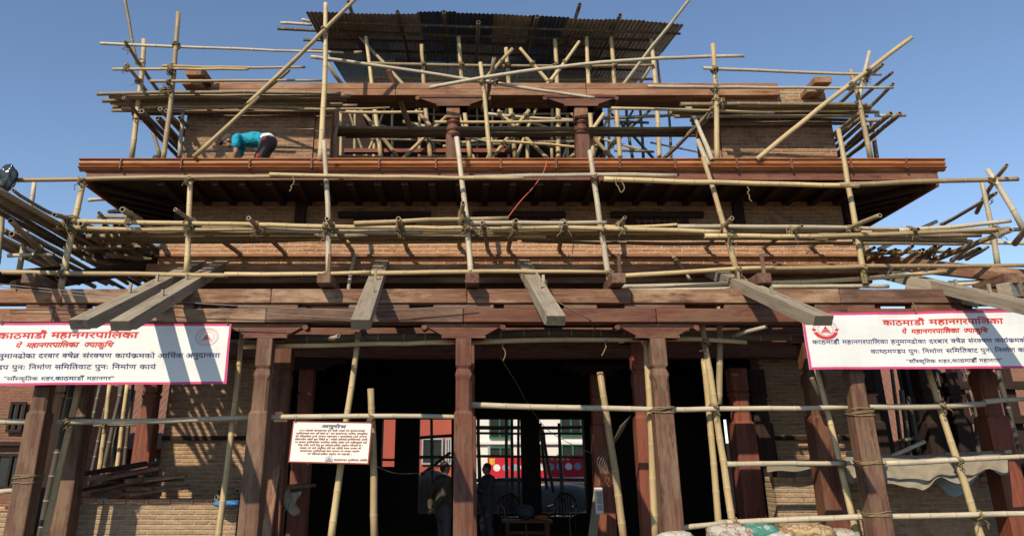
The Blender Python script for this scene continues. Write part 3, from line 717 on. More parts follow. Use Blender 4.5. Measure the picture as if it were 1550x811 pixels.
pk = timber('plank', at(588, 106, 12.78), at(622, 196, 13.4), .10, .045, 'weath'); tag(pk, 'reddish plank leaning against the long beam left of the left column', 'plank')
GR = 'bamboo posts and braces carrying the tin roof'
rows(GR, '''
577 242 14.9 554 56 14.9 .048 fresh | leftmost lit bamboo post under the tin roof
652 242 14.9 638 68 14.9 .048 fresh | second lit bamboo post from the left under the tin roof
712 242 14.9 694 56 14.9 .046 fresh | lit roof post just right of the left column
780 242 14.9 766 73 14.9 .046 fresh | lit roof post midway between the columns, right of the middle upright
845 242 14.9 840 60 14.9 .048 fresh | lit roof post left of the right column
898 242 14.9 888 56 14.9 .048 fresh | lit roof post right of the right column
939 242 14.9 925 54 14.9 .048 fresh | lit roof post left of the open sky gap
998 242 14.9 986 60 14.9 .048 fresh | rightmost lit roof post, standing against the sky
1000 130 15.1 994 83 15.1 .03 old | short dark pole end beside the rightmost roof post
604 242 14.8 545 166 14.8 .042 fresh | leftmost diagonal leaning left in the opening
608 242 14.78 676 176 14.78 .042 fresh | diagonal rising right to the left column
612 130 14.8 545 56 15.3 .036 old | dark diagonal inside the left end of the tin roof
520 131 14.7 490 88 14.3 .042 fresh | short bright diagonal at the left end of the tin roof
652 191 14.75 629 167 14.75 .042 fresh | short diagonal meeting the second lit post
744 242 14.8 801 167 14.8 .040 fresh | diagonal rising right beside the middle upright
831 242 14.75 754 167 14.75 .040 fresh | diagonal falling right, halfway between the columns
930 242 14.8 865 170 14.8 .042 fresh | diagonal falling right beside the right column
862 242 14.75 914 172 14.75 .042 fresh | diagonal rising right behind the right column
840 135 14.75 787 73 14.75 .042 fresh | upper diagonal falling right under the tin roof
823 135 14.7 877 63 14.7 .040 fresh | upper diagonal rising right and crossing its neighbour
733 121 14.7 776 74 14.7 .040 fresh | short upper diagonal right of the two middle uprights
938 136 14.6 1050 -8 13.6 .038 pale | long pole rising right past the roof corner out of the picture
962 136 15.3 987 98 15.0 .036 old | dark diagonal against the sky at the right roof post
560 96 14.82 990 99 14.82 .036 old | long tie rail across the roof posts under the tin
515 169 14.6 642 170 14.6 .034 fresh | lit rail just below the beam left of the left column
658 185 14.6 872 183 14.6 .034 fresh | lit rail between the columns above the inner deck
735 172 14.85 870 181 14.85 .030 pale | pale rail sloping down behind the lit rail between the columns
512 238 14.6 684 239 14.6 .034 fresh | lit rail along the floor left of the left column
738 214 14.75 872 223 14.75 .030 fresh | lit rail beneath the inner deck between the columns
555 118 16.4 990 120 16.4 .040 old | dark back rail deep under the tin roof
''', dY=-0.4)
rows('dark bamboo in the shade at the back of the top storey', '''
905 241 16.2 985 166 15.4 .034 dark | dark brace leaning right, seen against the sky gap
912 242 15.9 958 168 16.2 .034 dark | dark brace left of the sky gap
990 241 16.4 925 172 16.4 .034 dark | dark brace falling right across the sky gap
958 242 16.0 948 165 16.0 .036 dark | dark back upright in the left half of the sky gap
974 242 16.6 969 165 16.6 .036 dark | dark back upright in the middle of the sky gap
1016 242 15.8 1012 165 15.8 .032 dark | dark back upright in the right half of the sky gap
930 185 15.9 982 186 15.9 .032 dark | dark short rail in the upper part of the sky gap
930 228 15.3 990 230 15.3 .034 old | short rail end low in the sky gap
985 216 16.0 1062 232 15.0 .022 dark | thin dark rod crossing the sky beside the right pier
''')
for i in range(14):
    px = rnd.uniform(505, 850); Y = rnd.uniform(15.6, 18.5); py = rnd.uniform(168, 238)
    pole3(at(px, py, Y), at(px + rnd.uniform(70, 190), py + rnd.uniform(-5, 5), Y), rnd.uniform(.026, .04), rnd.choice(('fresh', 'old', 'old')), 'bamboo in the close lattice behind the lit roof posts of the top storey', 'bamboo lattice at the back of the top storey', lash=False)
for i in range(30):          # the close lattice behind the front row of roof posts
    px = 512 + i*14.5 + rnd.uniform(-9, 9); Y = rnd.uniform(15.2, 16.8); k = i % 4
    if k == 3: a, b = at(px, 172 + rnd.uniform(0, 60), Y), at(px + rnd.uniform(70, 150), 172 + rnd.uniform(0, 60), Y)
    else: a, b = at(px + (rnd.choice((-32, 28)) if k == 1 else 0), 246, Y), at(px, 165, Y)
    pole3(a, b, rnd.uniform(.028, .04), rnd.choice(('fresh', 'fresh', 'old')), 'bamboo in the close lattice behind the lit roof posts of the top storey', 'bamboo lattice at the back of the top storey', lash=False)
# roof timbers under the tin: bearers along the slope and purlins across
GP = 'bamboo bearers and purlins tied under the tin roof'
for px, py, lb in ((528, 3, 'leftmost'), (602, 18, 'second'), (672, 18, 'third'), (724, 34, 'fourth'), (813, 25, 'fifth'), (877, 7, 'sixth'), (938, 23, 'seventh')):
    x = xat(px, py, 13.75); zt = zat(py, 13.7)
    y1 = 17.5
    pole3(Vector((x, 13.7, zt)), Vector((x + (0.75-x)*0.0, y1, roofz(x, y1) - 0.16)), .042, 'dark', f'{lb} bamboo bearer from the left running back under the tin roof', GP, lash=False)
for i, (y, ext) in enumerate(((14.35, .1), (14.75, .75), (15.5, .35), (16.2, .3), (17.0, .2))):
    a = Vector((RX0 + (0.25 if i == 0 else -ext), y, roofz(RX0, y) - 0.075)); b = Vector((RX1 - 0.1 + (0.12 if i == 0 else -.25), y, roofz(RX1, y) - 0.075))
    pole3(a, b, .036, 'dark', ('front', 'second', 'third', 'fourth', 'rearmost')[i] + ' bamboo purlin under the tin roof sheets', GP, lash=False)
rows(GP, '''
425 35 14.7 472 38 14.7 .034 pale | longer pale stub sticking out past the left roof edge
457 30 15.2 470 33 15.2 .034 pale | small stub just above the longer one at the left roof edge
''')

GF = 'bamboo poles of the front scaffold between eave and lower beam'
rows(GF, '''
86 470 11.35 127 272 11.35 .052 fresh | thick leaning upright at the left end of the front scaffold
282 416 11.36 288 266 11.36 .044 fresh | clean short upright between eave and left rafters
498 430 11.33 490 213 11.45 .044 pale | pale upright under the left column side, foot on the front beam
714 428 11.33 691 208 11.45 .043 pale | pale upright splitting the middle of the facade below the left column
924 434 11.33 893 228 11.42 .044 pale | grey pale upright below the right column
1119 424 11.33 1064 238 11.45 .046 fresh | slanting upright right of centre, fourth bay
1310 430 11.33 1269 196 11.6 .045 fresh | slanting upright overlapping the right end of the brick pier
-20 274 11.28 634 268 11.28 .034 fresh | long top rail at left, under the fascia
408 264 11.22 792 270 11.22 .030 fresh | second top rail spliced over the left one
700 270 11.28 1024 266 11.28 .034 pale | middle top rail under the fascia
914 271 11.24 1300 281 11.24 .038 fresh | right top rail from the centre to the slanting upright
1270 280 11.24 1541 271 11.24 .038 fresh | outer right top rail reaching past the roof corner
118 335 11.26 404 340 11.26 .036 fresh | upper front rail of the lower deck at left
80 344 11.3 402 346 11.3 .038 fresh | lower front rail of the lower deck at left
380 340 11.26 784 345 11.26 .038 fresh | thick front rail of the lower deck left of the middle
384 347 11.36 640 352 11.36 .034 pale | second rail of the lower deck behind the thick one
536 338 11.22 770 330 11.22 .034 fresh | spare rail tilting up towards the middle upright
712 338 11.23 918 337 11.23 .034 pale | pale rail on the lower deck right of the middle upright
758 344 11.27 1090 351 11.27 .038 fresh | thick front rail of the lower deck right of the middle
915 343 11.36 1025 340 11.36 .028 fresh | short thin rail on the lower deck below the vent
1025 343 11.38 1392 347 11.38 .036 pale | grey pale upper rail of the lower deck at right
1066 357 11.27 1262 357 11.27 .037 fresh | lower front rail of the deck right of the slanting upright
1225 358 11.24 1528 346 11.1 .036 fresh | outer right lower rail of the deck
1360 349 11.34 1530 334 11.2 .036 pale | outer right upper rail of the deck
-20 412 11.25 346 417 11.25 .038 fresh | bottom rail at left crossing the pair of grey rafters
340 415 11.22 560 412 11.22 .033 fresh | bottom rail between the pair of rafters and the third
545 414 11.27 928 412 11.27 .036 fresh | bottom rail across the middle rafters
936 418 11.24 1172 405 11.24 .034 fresh | bottom rail tilting up to the fifth rafter
1140 407 11.28 1565 402 11.28 .034 fresh | bottom rail at right running out of the picture
266 386 12.62 790 384 12.62 .032 fresh | rail along the lit brick band, left half
755 383 12.6 1300 379 12.6 .032 fresh | rail along the lit brick band, right half
936 434 11.5 1148 428 11.5 .034 pale | upper of two pale poles lying on the front beam
950 437 11.4 1105 436 11.4 .032 pale | lower of two pale poles lying on the front beam
1166 429 11.5 1432 411 11.45 .034 fresh | pole tilting up along the front beam at right
1168 434 11.4 1345 433 11.4 .032 pale | pole lying flat on the right front beam
1436 428 11.5 1540 420 11.5 .030 pale | upper spare pole on the beam at the far right
1440 431 11.4 1515 430 11.4 .028 pale | lower spare pole on the beam at the far right
538 384 12.5 527 442 11.9 .036 pale | banded short prop beside the third rafter
1014 383 12.6 1046 425 11.9 .032 fresh | banded short prop beside the fifth rafter
''')
GG = 'bamboo putlogs with open ends sticking out of the front scaffold'
rows(GG, '''
140 345 12.6 82 325 10.75 .042 old | open ended putlog beside the thick left upright
238 352 12.7 185 317 10.9 .044 old | open ended putlog just right of the hidden climber's shoe
382 398 12.85 265 317 10.9 .038 old | long putlog slanting over the left rafters
440 392 12.85 376 330 10.95 .036 old | putlog left of the pale upright, reaching the brick band
537 384 12.85 495 331 10.95 .038 old | putlog right of the pale upright under the left column
618 384 12.85 603 331 10.9 .040 old | putlog with round open end left of the middle upright
693 384 12.85 701 307 10.9 .040 old | steep putlog tied at the middle upright
740 384 12.85 730 337 10.95 .038 old | putlog just right of the middle upright
767 384 12.85 781 334 10.95 .038 old | putlog above the fourth rafter
846 384 12.85 855 338 10.95 .040 old | putlog left of the grey pale upright
912 376 12.7 946 329 10.95 .034 old | putlog right of the grey pale upright
1062 380 12.8 1108 330 10.95 .036 old | putlog beside the slanting fourth upright
1148 378 12.8 1214 342 10.9 .034 old | putlog below the small wall vent at right
1215 378 12.8 1332 326 10.6 .038 old | long putlog reaching outward at the right pier corner
1372 352 11.6 1390 347 10.9 .036 old | short putlog stub on the outer right rails
''')
for a_, b_ in ((150, 520), (500, 830), (800, 1290)): deck(8, xat(a_, 350, 11.5), xat(b_, 355, 11.5), 11.47, 12.05, 4.87, .036, ('old', 'old', 'fresh'), 'bamboo lying in the lower deck that spans the facade', GD, 0.55, 0.03, keep=3)
deck(6, xat(1296, 352, 11.4), xat(1522, 352, 11.4), 11.4, 12.2, 4.88, .038, ('old', 'old', 'fresh'), 'bamboo lying in the outer right deck beyond the last upright', GD, 0.3, 0.02)
# left wing of the scaffold
rows('bamboo poles of the left outer scaffold', '''
28 415 12.2 52 276 12.2 .046 pale | pale upright against the sky at the left edge
-4 400 11.4 4 300 11.4 .04 old | dark upright cut by the left edge of the picture
95 408 13.9 16 334 10.2 .042 old | lowest dark bearer of the left wing, open end to the sky
86 327 12.4 20 288 10.6 .030 old | thin dark bearer over the left wing under the plastic bag
134 303 13.2 166 301 13.2 .034 pale | short pale stub in front of the eave corner
160 334 12.6 150 322 11.9 .036 old | short dark stub beside the hidden climber's shoe
12 387 12.0 82 386 12.0 .032 pale | thin rail in the sky below the left wing
54 408 13.0 104 408 13.0 .034 fresh | rail stub crossing the foot of the thick left upright
128 443 12.0 158 441 12.0 .036 fresh | sawn stub lying above the front beam at left
96 375 12.0 262 372 12.6 .036 old | cross bearer under the left wing deck
''')
deck_y(14, -7.5, -5.98, 9.3, 15.2, 4.90, .046, ('old', 'old', 'dark'), 'weathered bamboo in the outer part of the left wing deck', GD, 0.35, 0.03, 0.05)
deck_y(9, -5.9, -5.1, 11.5, 15.6, 4.90, .042, ('old', 'dark'), 'dark bamboo in the inner part of the left wing deck, behind the thick upright', GD, 0.4, 0.03, 0.05)
def bundle(px, py, Y, n, label, mat, L=3.0, dirv=(0.25, 1, -0.02), sp=0.085):
    c = at(px, py, Y); d = Vector(dirv).normalized()
    for i in range(n):
        q = c + Vector(((i % 4)*sp - 0.12 + (0.04 if (i//4) % 2 else 0), rnd.uniform(-0.15, 0.15), (i//4)*sp*0.9))
        pole3(q, q + d*L*rnd.uniform(0.85, 1.1), .040, mat, label, 'bamboo stored in bundles', lash=False)
bundle(172, 372, 12.6, 9, 'bamboo in the bundle of open ends on the left wing deck', ('old'), 2.6)
for i in range(16):          # loose lengths heaped on the left wing
    x, y, Y = rnd.uniform(120, 215), rnd.uniform(352, 392), rnd.uniform(12.2, 12.9)
    a = at(x, y, Y); b = a + Vector((rnd.uniform(0.5, 1.6), rnd.uniform(0.6, 2.0), rnd.uniform(-0.12, 0.06)))
    pole3(a, b, rnd.uniform(.026, .04), rnd.choice(('old', 'dark', 'fresh')), 'loose bamboo length heaped on the deck left of the brick band', 'bamboo stored in bundles', lash=False)
# right wing
rows('bamboo poles of the right outer scaffold', '''
1510 402 12.0 1485 272 12.0 .044 pale | upright standing at the right wing with a rope collar
1552 352 11.2 1494 256 11.2 .044 pale | leaning pole crossing the top of the right wing
1478 322 13.2 1524 250 11.0 .036 old | dark pole with open end crossing the leaning one at the right wing
1425 340 14.2 1508 292 12.0 .034 old | long dark brace in the sky at the right wing
1536 369 10.8 1572 322 9.9 .042 old | open ended putlog at the right edge of the picture
1395 400 12.6 1530 348 10.9 .040 old | dark bearer under the right wing rails
1330 378 12.9 1418 335 12.9 .04 pale | stub upright with rope collar behind the right rails
1392 368 12.4 1565 369 12.4 .030 fresh | thin rail in the sky under the right wing
1300 385 12.2 1440 381 12.4 .034 fresh | cross bearer of the short slats at right
1340 402 12.6 1478 402 12.9 .030 old | thin back rail beneath the short slats
''')
for i in range(19):
    px = 1306 + i*9.6
    px += rnd.uniform(-5, 5); a = at(px - 18 + rnd.uniform(-9, 6), 402 - i*0.4 + rnd.uniform(-5, 3), 13.2); b = at(px + 16 + rnd.uniform(-7, 9), 377 - i*0.2 + rnd.uniform(-4, 4), 11.9)
    pole3(a, b, rnd.uniform(.026, .042), rnd.choice(('old', 'old', 'fresh')), 'short bamboo slat of the row beneath the outer right rails', 'short slats of the right wing deck', lash=False)

GL = 'bamboo poles lashed between the ground floor posts'
rows(GL, '''
328 830 11.5 367 503 11.5 .046 fresh | leaning bamboo standing before the left brick panel
499 830 11.45 543 503 11.45 .050 fresh | thick leaning bamboo that passes behind the notice board
567 830 11.38 561 588 11.38 .050 fresh | short upright bamboo at the right edge of the notice board
946 830 11.6 908 563 11.6 .052 fresh | leaning bamboo before the red inner post right of centre
993 830 11.45 975 446 11.45 .050 fresh | upright bamboo hugging the right middle post
1114 830 11.4 1060 478 11.4 .050 fresh | longest leaning bamboo in the black right bay
1088 612 11.5 1089 450 11.5 .048 fresh | short upright rising through the beams in the right bay
1090 830 11.45 1065 543 11.45 .046 fresh | bamboo tied alongside the longest leaning one
1301 830 11.45 1234 552 11.45 .046 fresh | leaning bamboo crossing the red inner post under the right banner
1240 600 11.7 1222 548 11.7 .040 dark | dark bamboo behind the left end of the right banner
1490 830 11.4 1402 552 11.4 .050 fresh | leaning bamboo wound with rope before the right tarpaulin
63 830 11.45 122 575 11.45 .046 fresh | leaning bamboo right of the outer left post
57 830 11.7 110 575 11.7 .048 dark | dark bamboo just behind the outer left post
-8 638 11.32 392 631 11.32 .040 pale | middle rail under the left banner
380 632 11.3 692 631 11.3 .038 pale | middle rail carrying the notice board
708 612 11.3 1312 615 11.3 .040 pale -.03 | long middle rail from the central post to the right banner
1305 615 11.32 1490 611 11.32 .040 pale | middle rail in the right outer bay
1490 608 11.4 1565 603 11.4 .036 pale | last middle rail at the right edge
368 525 11.3 692 518 11.3 .034 fresh | yellow upper rail left of the central post
712 518 11.3 985 514 11.3 .036 fresh | yellow upper rail right of the central post
978 512 11.3 1130 518 11.3 .034 fresh | yellow upper rail ending in the black right bay
400 512 11.55 700 507 11.55 .056 dark | thick dark bamboo above the yellow rail on the left
708 507 11.55 990 504 11.55 .054 dark | thick dark bamboo above the yellow rail in the middle
985 504 11.55 1215 511 11.55 .050 dark | thick dark bamboo above the yellow rail at right
1100 702 11.35 1365 700 11.35 .036 pale | lower rail in front of the tarpaulin, left part
1340 701 11.33 1565 690 11.33 .038 pale | lower rail in front of the tarpaulin, right part
1000 804 11.2 1100 790 11.2 .038 pale | sloping rail end above the sandbags
1085 791 11.28 1565 777 11.28 .038 pale | bottom rail over the sandbags and low wall
-20 746 11.2 52 740 11.2 .036 pale | low rail at the left edge of the picture
1115 507 11.25 1160 494 10.75 .030 pale | short tied stick with open end left of the right banner
500 512 11.2 512 508 10.8 .034 pale | sawn bamboo end tied on the yellow rail at left
1344 706 12.1 1300 760 11.9 .016 old | thin stick propping the tarpaulin from below
1350 690 12.3 1400 668 12.3 .030 pale | short pole lying on the tarpaulin at left
1430 689 12.3 1530 683 12.1 .040 pale | short stout pole resting along the tarpaulin top
150 715 15.4 166 582 15.4 .046 fresh | lit bamboo in the gap left of the brick panel
176 720 15.9 193 580 15.9 .046 fresh | second lit bamboo in the gap beside the brick panel
142 643 15.4 228 640 15.4 .03 old | thin tie rail across the gap left of the brick panel
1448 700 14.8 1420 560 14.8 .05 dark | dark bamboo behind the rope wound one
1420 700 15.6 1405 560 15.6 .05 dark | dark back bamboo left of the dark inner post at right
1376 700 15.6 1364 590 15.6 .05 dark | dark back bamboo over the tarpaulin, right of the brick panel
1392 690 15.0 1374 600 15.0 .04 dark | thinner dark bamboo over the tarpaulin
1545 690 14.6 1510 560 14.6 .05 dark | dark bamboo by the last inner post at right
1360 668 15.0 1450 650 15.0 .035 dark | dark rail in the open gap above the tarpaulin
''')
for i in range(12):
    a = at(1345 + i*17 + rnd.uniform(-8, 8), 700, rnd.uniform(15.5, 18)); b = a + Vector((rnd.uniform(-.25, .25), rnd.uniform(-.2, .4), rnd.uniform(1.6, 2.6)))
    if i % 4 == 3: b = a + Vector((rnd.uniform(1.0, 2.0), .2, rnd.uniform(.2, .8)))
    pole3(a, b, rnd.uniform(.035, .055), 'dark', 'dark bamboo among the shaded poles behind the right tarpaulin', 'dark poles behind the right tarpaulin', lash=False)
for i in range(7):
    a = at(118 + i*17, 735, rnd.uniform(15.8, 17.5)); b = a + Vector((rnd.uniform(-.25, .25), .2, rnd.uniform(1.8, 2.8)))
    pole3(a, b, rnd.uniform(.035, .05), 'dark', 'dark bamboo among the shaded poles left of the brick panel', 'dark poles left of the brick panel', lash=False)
bundle(336, 752, 12.5, 7, 'bamboo in the bundle lying on the low brick wall beside the left post', 'old', 1.6, (0.5, 1, 0.02), 0.075)
bundle(366, 742, 12.6, 4, 'bamboo in the small upper bundle on the low brick wall', 'old', 1.6, (0.5, 1, 0.02), 0.075)
# scaffold seen through the rear openings
GK = 'scaffold poles beyond the rear doorways'
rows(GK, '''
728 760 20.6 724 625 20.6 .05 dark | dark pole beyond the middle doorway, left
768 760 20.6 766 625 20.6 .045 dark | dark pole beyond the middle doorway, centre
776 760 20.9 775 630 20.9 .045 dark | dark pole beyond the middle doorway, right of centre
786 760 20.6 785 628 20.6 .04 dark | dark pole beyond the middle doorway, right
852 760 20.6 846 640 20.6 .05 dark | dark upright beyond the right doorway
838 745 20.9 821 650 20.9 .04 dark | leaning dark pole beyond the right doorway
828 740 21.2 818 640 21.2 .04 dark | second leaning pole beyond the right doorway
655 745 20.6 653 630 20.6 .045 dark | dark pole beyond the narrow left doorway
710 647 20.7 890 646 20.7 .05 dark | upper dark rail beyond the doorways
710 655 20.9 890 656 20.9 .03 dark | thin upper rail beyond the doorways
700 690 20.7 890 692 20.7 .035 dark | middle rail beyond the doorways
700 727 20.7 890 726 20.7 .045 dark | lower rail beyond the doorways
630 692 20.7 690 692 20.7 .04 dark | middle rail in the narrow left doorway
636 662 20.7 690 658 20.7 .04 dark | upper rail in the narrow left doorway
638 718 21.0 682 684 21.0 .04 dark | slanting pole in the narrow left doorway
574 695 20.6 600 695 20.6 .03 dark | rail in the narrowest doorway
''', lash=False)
lash_all()
# the poles that show least (hidden layers of the decks, heaps, back lattice) make one mass
def mass(name, objs, label):
    V, F, MI, SM, mats = [], [], [], [], []
    for o in objs:
        me = o.data; mw = wmat(o); b = len(V); V += [mw @ v.co for v in me.vertices]
        idx = []
        for m in me.materials:
            if m not in mats: mats.append(m)
            idx.append(mats.index(m))
        for p in me.polygons: F.append(tuple(q + b for q in p.vertices)); MI.append(idx[p.material_index]); SM.append(p.use_smooth)
    for o in objs: bpy.data.objects.remove(o)
    me = bpy.data.meshes.new(name); me.from_pydata([tuple(v) for v in V], [], F)
    for m in mats: me.materials.append(m)
    me.polygons.foreach_set('material_index', MI); me.polygons.foreach_set('use_smooth', SM); me.update()
    o = bpy.data.objects.new(name, me); C.objects.link(o); tag(o, label, 'bamboo', None, 'stuff')
FEW = ('bamboo stored in bundles', 'bamboo lattice at the back of the top storey', 'dark poles behind the right tarpaulin', 'dark poles left of the brick panel', 'hidden layers')
mass('bamboo_lengths', [o for o in bpy.data.objects if o.get('group') in FEW and o.name.startswith('bamboo_pole')], 'small bamboo lengths in heaps, back lattices and the hidden layers of the decks')

def rope_band(X, Y, z, h, n, par):
    V, F = [], []
    for i in range(n):
        a = z + rnd.uniform(-.04, .04); pts = []
        for k in range(17):
            q = 2*math.pi*k/16; c, sn = math.cos(q), math.sin(q); m_ = max(abs(c), abs(sn))
            pts.append(Vector((X + h*1.04*c/m_, Y + h*1.04*sn/m_, a + .02*math.sin(q + i) + rnd.uniform(-.006, .006))))
        v, f = sweep(pts, .008, 5, False); b = len(V); V += v; F += [tuple(x+b for x in g) for g in f]
    mesh_obj('rope_band', V, F, 'rope', smooth=True, parent=par)
_posts = {round(o.matrix_basis.translation.x, 2): o for o in bpy.data.objects if o.name.startswith('post') and abs(o.matrix_basis.translation.y - YP) < .01}
for X, zs in ((5.25, (2.28, 1.64, 1.05)), (2.62, (2.3,)), (-5.67, (1.45,))):
    for z in zs: rope_band(X, YP, z, .128, 4, _posts[X])

# ================================================================ WRITING
CONS = set(chr(c) for c in range(0x915, 0x93A)); VIR = '\u094d'; IM = '\u093f'
SIGNS = set(chr(c) for c in list(range(0x900, 0x904)) + list(range(0x93A, 0x950)) + [0x93c])
_tc = {}
def glyph(s, off=0):
    k = s
    if k in _tc: return _tc[k]
    def conv(t):
        cu = bpy.data.curves.new('t', 'FONT'); cu.body = t; cu.resolution_u = 2; 
        o = bpy.data.objects.new('t', cu); C.objects.link(o)
        dg = bpy.context.evaluated_depsgraph_get(); dg.update()
        me = bpy.data.meshes.new_from_object(o.evaluated_get(dg))
        V = [(v.co.x, v.co.y) for v in me.vertices]; F = [tuple(p.vertices) for p in me.polygons]
        bpy.data.objects.remove(o); bpy.data.curves.remove(cu); bpy.data.meshes.remove(me); return V, F
    V, F = conv(s)
    bar = '|'*9; adv = max(v[0] for v in conv(s + bar)[0]) - max(v[0] for v in conv(bar)[0])
    _tc[k] = (V, F, adv); return _tc[k]
def half(V, F, adv):
    bm = bmesh.new(); vs = [bm.verts.new((x, y, 0)) for x, y in V]
    for f in F:
        try: bm.faces.new([vs[i] for i in f])
        except ValueError: pass
    cut = adv - 0.20
    bmesh.ops.bisect_plane(bm, geom=bm.verts[:] + bm.edges[:] + bm.faces[:], plane_co=(cut, 0, 0), plane_no=(1, 0, 0), clear_outer=True)
    bm.verts.index_update()
    out = [(v.co.x, v.co.y) for v in bm.verts], [tuple(v.index for v in f.verts) for f in bm.faces], cut
    bm.free(); return out
def layout(s, off=0.012):
    """Devanagari without a shaping engine: moves the short i, cuts half letters, sets the hook and the slash of r"""
    cl, i = [], 0
    while i < len(s):
        ch = s[i]
        if ch in CONS:
            reph = False; parts = []
            if ch == 'र' and i+2 < len(s) and s[i+1] == VIR and s[i+2] in CONS: reph = True; i += 2; ch = s[i]
            while i+2 < len(s) and s[i+1] == VIR and s[i+2] in CONS and s[i+2] != 'र': parts.append(('h', s[i])); i += 2
            parts.append(('t', s[i]))
            if i+2 < len(s) and s[i+1] == VIR and s[i+2] == 'र': parts.append(('s', '')); i += 2
            i += 1; marks = ''
            while i < len(s) and s[i] in SIGNS: marks += s[i]; i += 1
            if IM in marks: parts.insert(0, ('t', IM)); marks = marks.replace(IM, '')
            if marks:
                k = max(j for j, p in enumerate(parts) if p[0] == 't' and p[1] != IM); parts[k] = ('t', parts[k][1] + marks)
            if reph: parts.append(('r', ''))
            cl += parts
        else:
            j = i
            while j < len(s) and s[j] not in CONS: j += 1
            cl.append(('t', s[i:j])); i = j
    V, F, x = [], [], 0.0
    def add(v, f, dx):
        b = len(V); V.extend((p[0]+dx, p[1]) for p in v); F.extend(tuple(q+b for q in g) for g in f)
    for kind, t in cl:
        if kind == 't' and t.strip() == '': x += 0.26*len(t) + 0.08
        elif kind == 't': v, f, a = glyph(t, off); add(v, f, x); x += a
        elif kind == 'h': v, f, a = half(*glyph(t, off)); add(v, f, x); x += a
        elif kind == 's': add([(-.52, .02), (-.46, -.02), (-.22, .18), (-.26, .24)], [(0, 1, 2, 3)], x)
        elif kind == 'r': add([(-.18, .62), (-.10, .62), (-.17, .74), (-.25, .74), (-.14, .86), (-.10, .80)], [(0, 1, 2, 3), (3, 2, 5, 4)], x)
    return V, F, x
def write(name, s, pa, pb, h, mat, parent, up=Vector((0, 0, 1)), off=0.012, push=0.0025, italic=0.0):
    """lettering from pa to pb (points on the sign's face), h = letter height in metres"""
    V, F, w = layout(s, off); d = (pb - pa)/w; nrm = Vector((0, -1, 0))
    P, FF = [], []
    for i, (ox, oy) in enumerate(((0, 0),) if off < .008 else ((0, 0), (off, 0), (-off, 0), (0, off), (0, -off))):     # bolder: the stroke laid down again a hair aside
        b = len(P); P += [pa + d*(x + ox + italic*y) + up*(h/0.622*(y + oy)) + nrm*(push + i*.0004) for x, y in V]; FF += [tuple(q+b for q in g) for g in F]
    return mesh_obj(name, P, FF, mat, parent=parent)
def signface(name, TL, TR, BR, BL, thick, mat, parent):
    off = Vector((0, thick, 0)); V = [TL, TR, BR, BL] + [p + off for p in (TL, TR, BR, BL)]
    return mesh_obj(name, V, [(3, 2, 1, 0), (4, 5, 6, 7), (0, 1, 5, 4), (1, 2, 6, 5), (2, 3, 7, 6), (3, 0, 4, 7)], mat, parent=parent)
def ripple(b, TL, TR, amp=.03):
    """the cloth of a banner bellies between its ties; its print goes with it"""
    def f(p): return amp*(math.sin(p.x*3.1 + .6*p.z) * .6 + math.sin(p.x*7.3 + 2.0*p.z + 1)*.3 + mnoise(Vector((p.x*2.2, p.z*2.5, 4)))*.8)
    for o in [b] + [c for c in bpy.data.objects if c.parent == b]:
        bm = bmesh.new(); bm.from_mesh(o.data)
        if o == b or o.name.startswith('border'):
            for _ in range(5):
                es = [e for e in bm.edges if e.calc_length() > .16]
                if es: bmesh.ops.subdivide_edges(bm, edges=es, cuts=1, use_grid_fill=True)
            bmesh.ops.triangulate(bm, faces=bm.faces[:])
        for v in bm.verts: v.co.y += f(v.co)
        bm.to_mesh(o.data); bm.free()
def border(name, TL, TR, BR, BL, w, mat, parent, push=0.002):
    c = (TL+TR+BR+BL)/4; V = []
    ux, uz = (TR-TL).normalized(), (TL-BL).normalized()
    inn = [TL+ux*w-uz*w, TR-ux*w-uz*w, BR-ux*w+uz*w, BL+ux*w+uz*w]
    V = [p + Vector((0, -push, 0)) for p in (TL, TR, BR, BL)] + [p + Vector((0, -push, 0)) for p in inn]
    return mesh_obj(name, V, [(4, 5, 1, 0), (5, 6, 2, 1), (6, 7, 3, 2), (7, 4, 0, 3)], mat, parent=parent)
def ringf(c, rx_, rz, w, n=40, a0=0, a1=360, push=0.0025):
    V, F = [], []
    for i in range(n+1):
        q = R(a0 + (a1-a0)*i/n)
        for k in (1, 1-w): V.append(c + Vector((rx_*k*math.cos(q), -push, rz*k*math.sin(q))))
    for i in range(n): F.append((2*i, 2*i+1, 2*i+3, 2*i+2))
    return V, F
def emblem(name, c, rx_, rz, parent, kind):
    V, F = [], []
    def add(v, f): b = len(V); V.extend(v); F.extend(tuple(q+b for q in g) for g in f)
    add(*ringf(c, rx_, rz, 0.045)); add(*ringf(c, rx_*0.64, rz*0.64, 0.05))
    n = 26
    for i in range(n):                      # tiny characters round the ring
        q = 2*math.pi*i/n; p = c + Vector((rx_*0.82*math.cos(q), -0.0025, rz*0.82*math.sin(q))); a = rx_*0.032
        add([p+Vector((-a, 0, -a*.7)), p+Vector((a, 0, -a*.7)), p+Vector((a*.6, 0, a)), p+Vector((-a*.8, 0, a*.8))], [(0, 1, 2, 3)])
    def tri(pts): add([c + Vector((x*rx_, -0.0025, z*rz)) for x, z in pts], [tuple(range(len(pts)))])
    tri([(-.34, -.22), (.34, -.22), (.26, -.05), (-.26, -.05)]); tri([(-.42, -.36), (.42, -.36), (.42, -.28), (-.42, -.28)])
    tri([(-.2, 0), (.2, 0), (0, .38)]); tri([(-.03, .38), (.03, .38), (.03, .52), (-.03, .52)])
    if kind == 2:
        add(*ringf(c + Vector((0, -.0005, 0)), rx_*1.05, rz*1.02, 0.30, 30, 200, 340))
        for s in (-1, 1): tri([(s*.95, -.2), (s*1.15, .05), (s*.9, .12), (s*.75, -.05)])
    return mesh_obj(name, V, F, 'inkred', parent=parent)
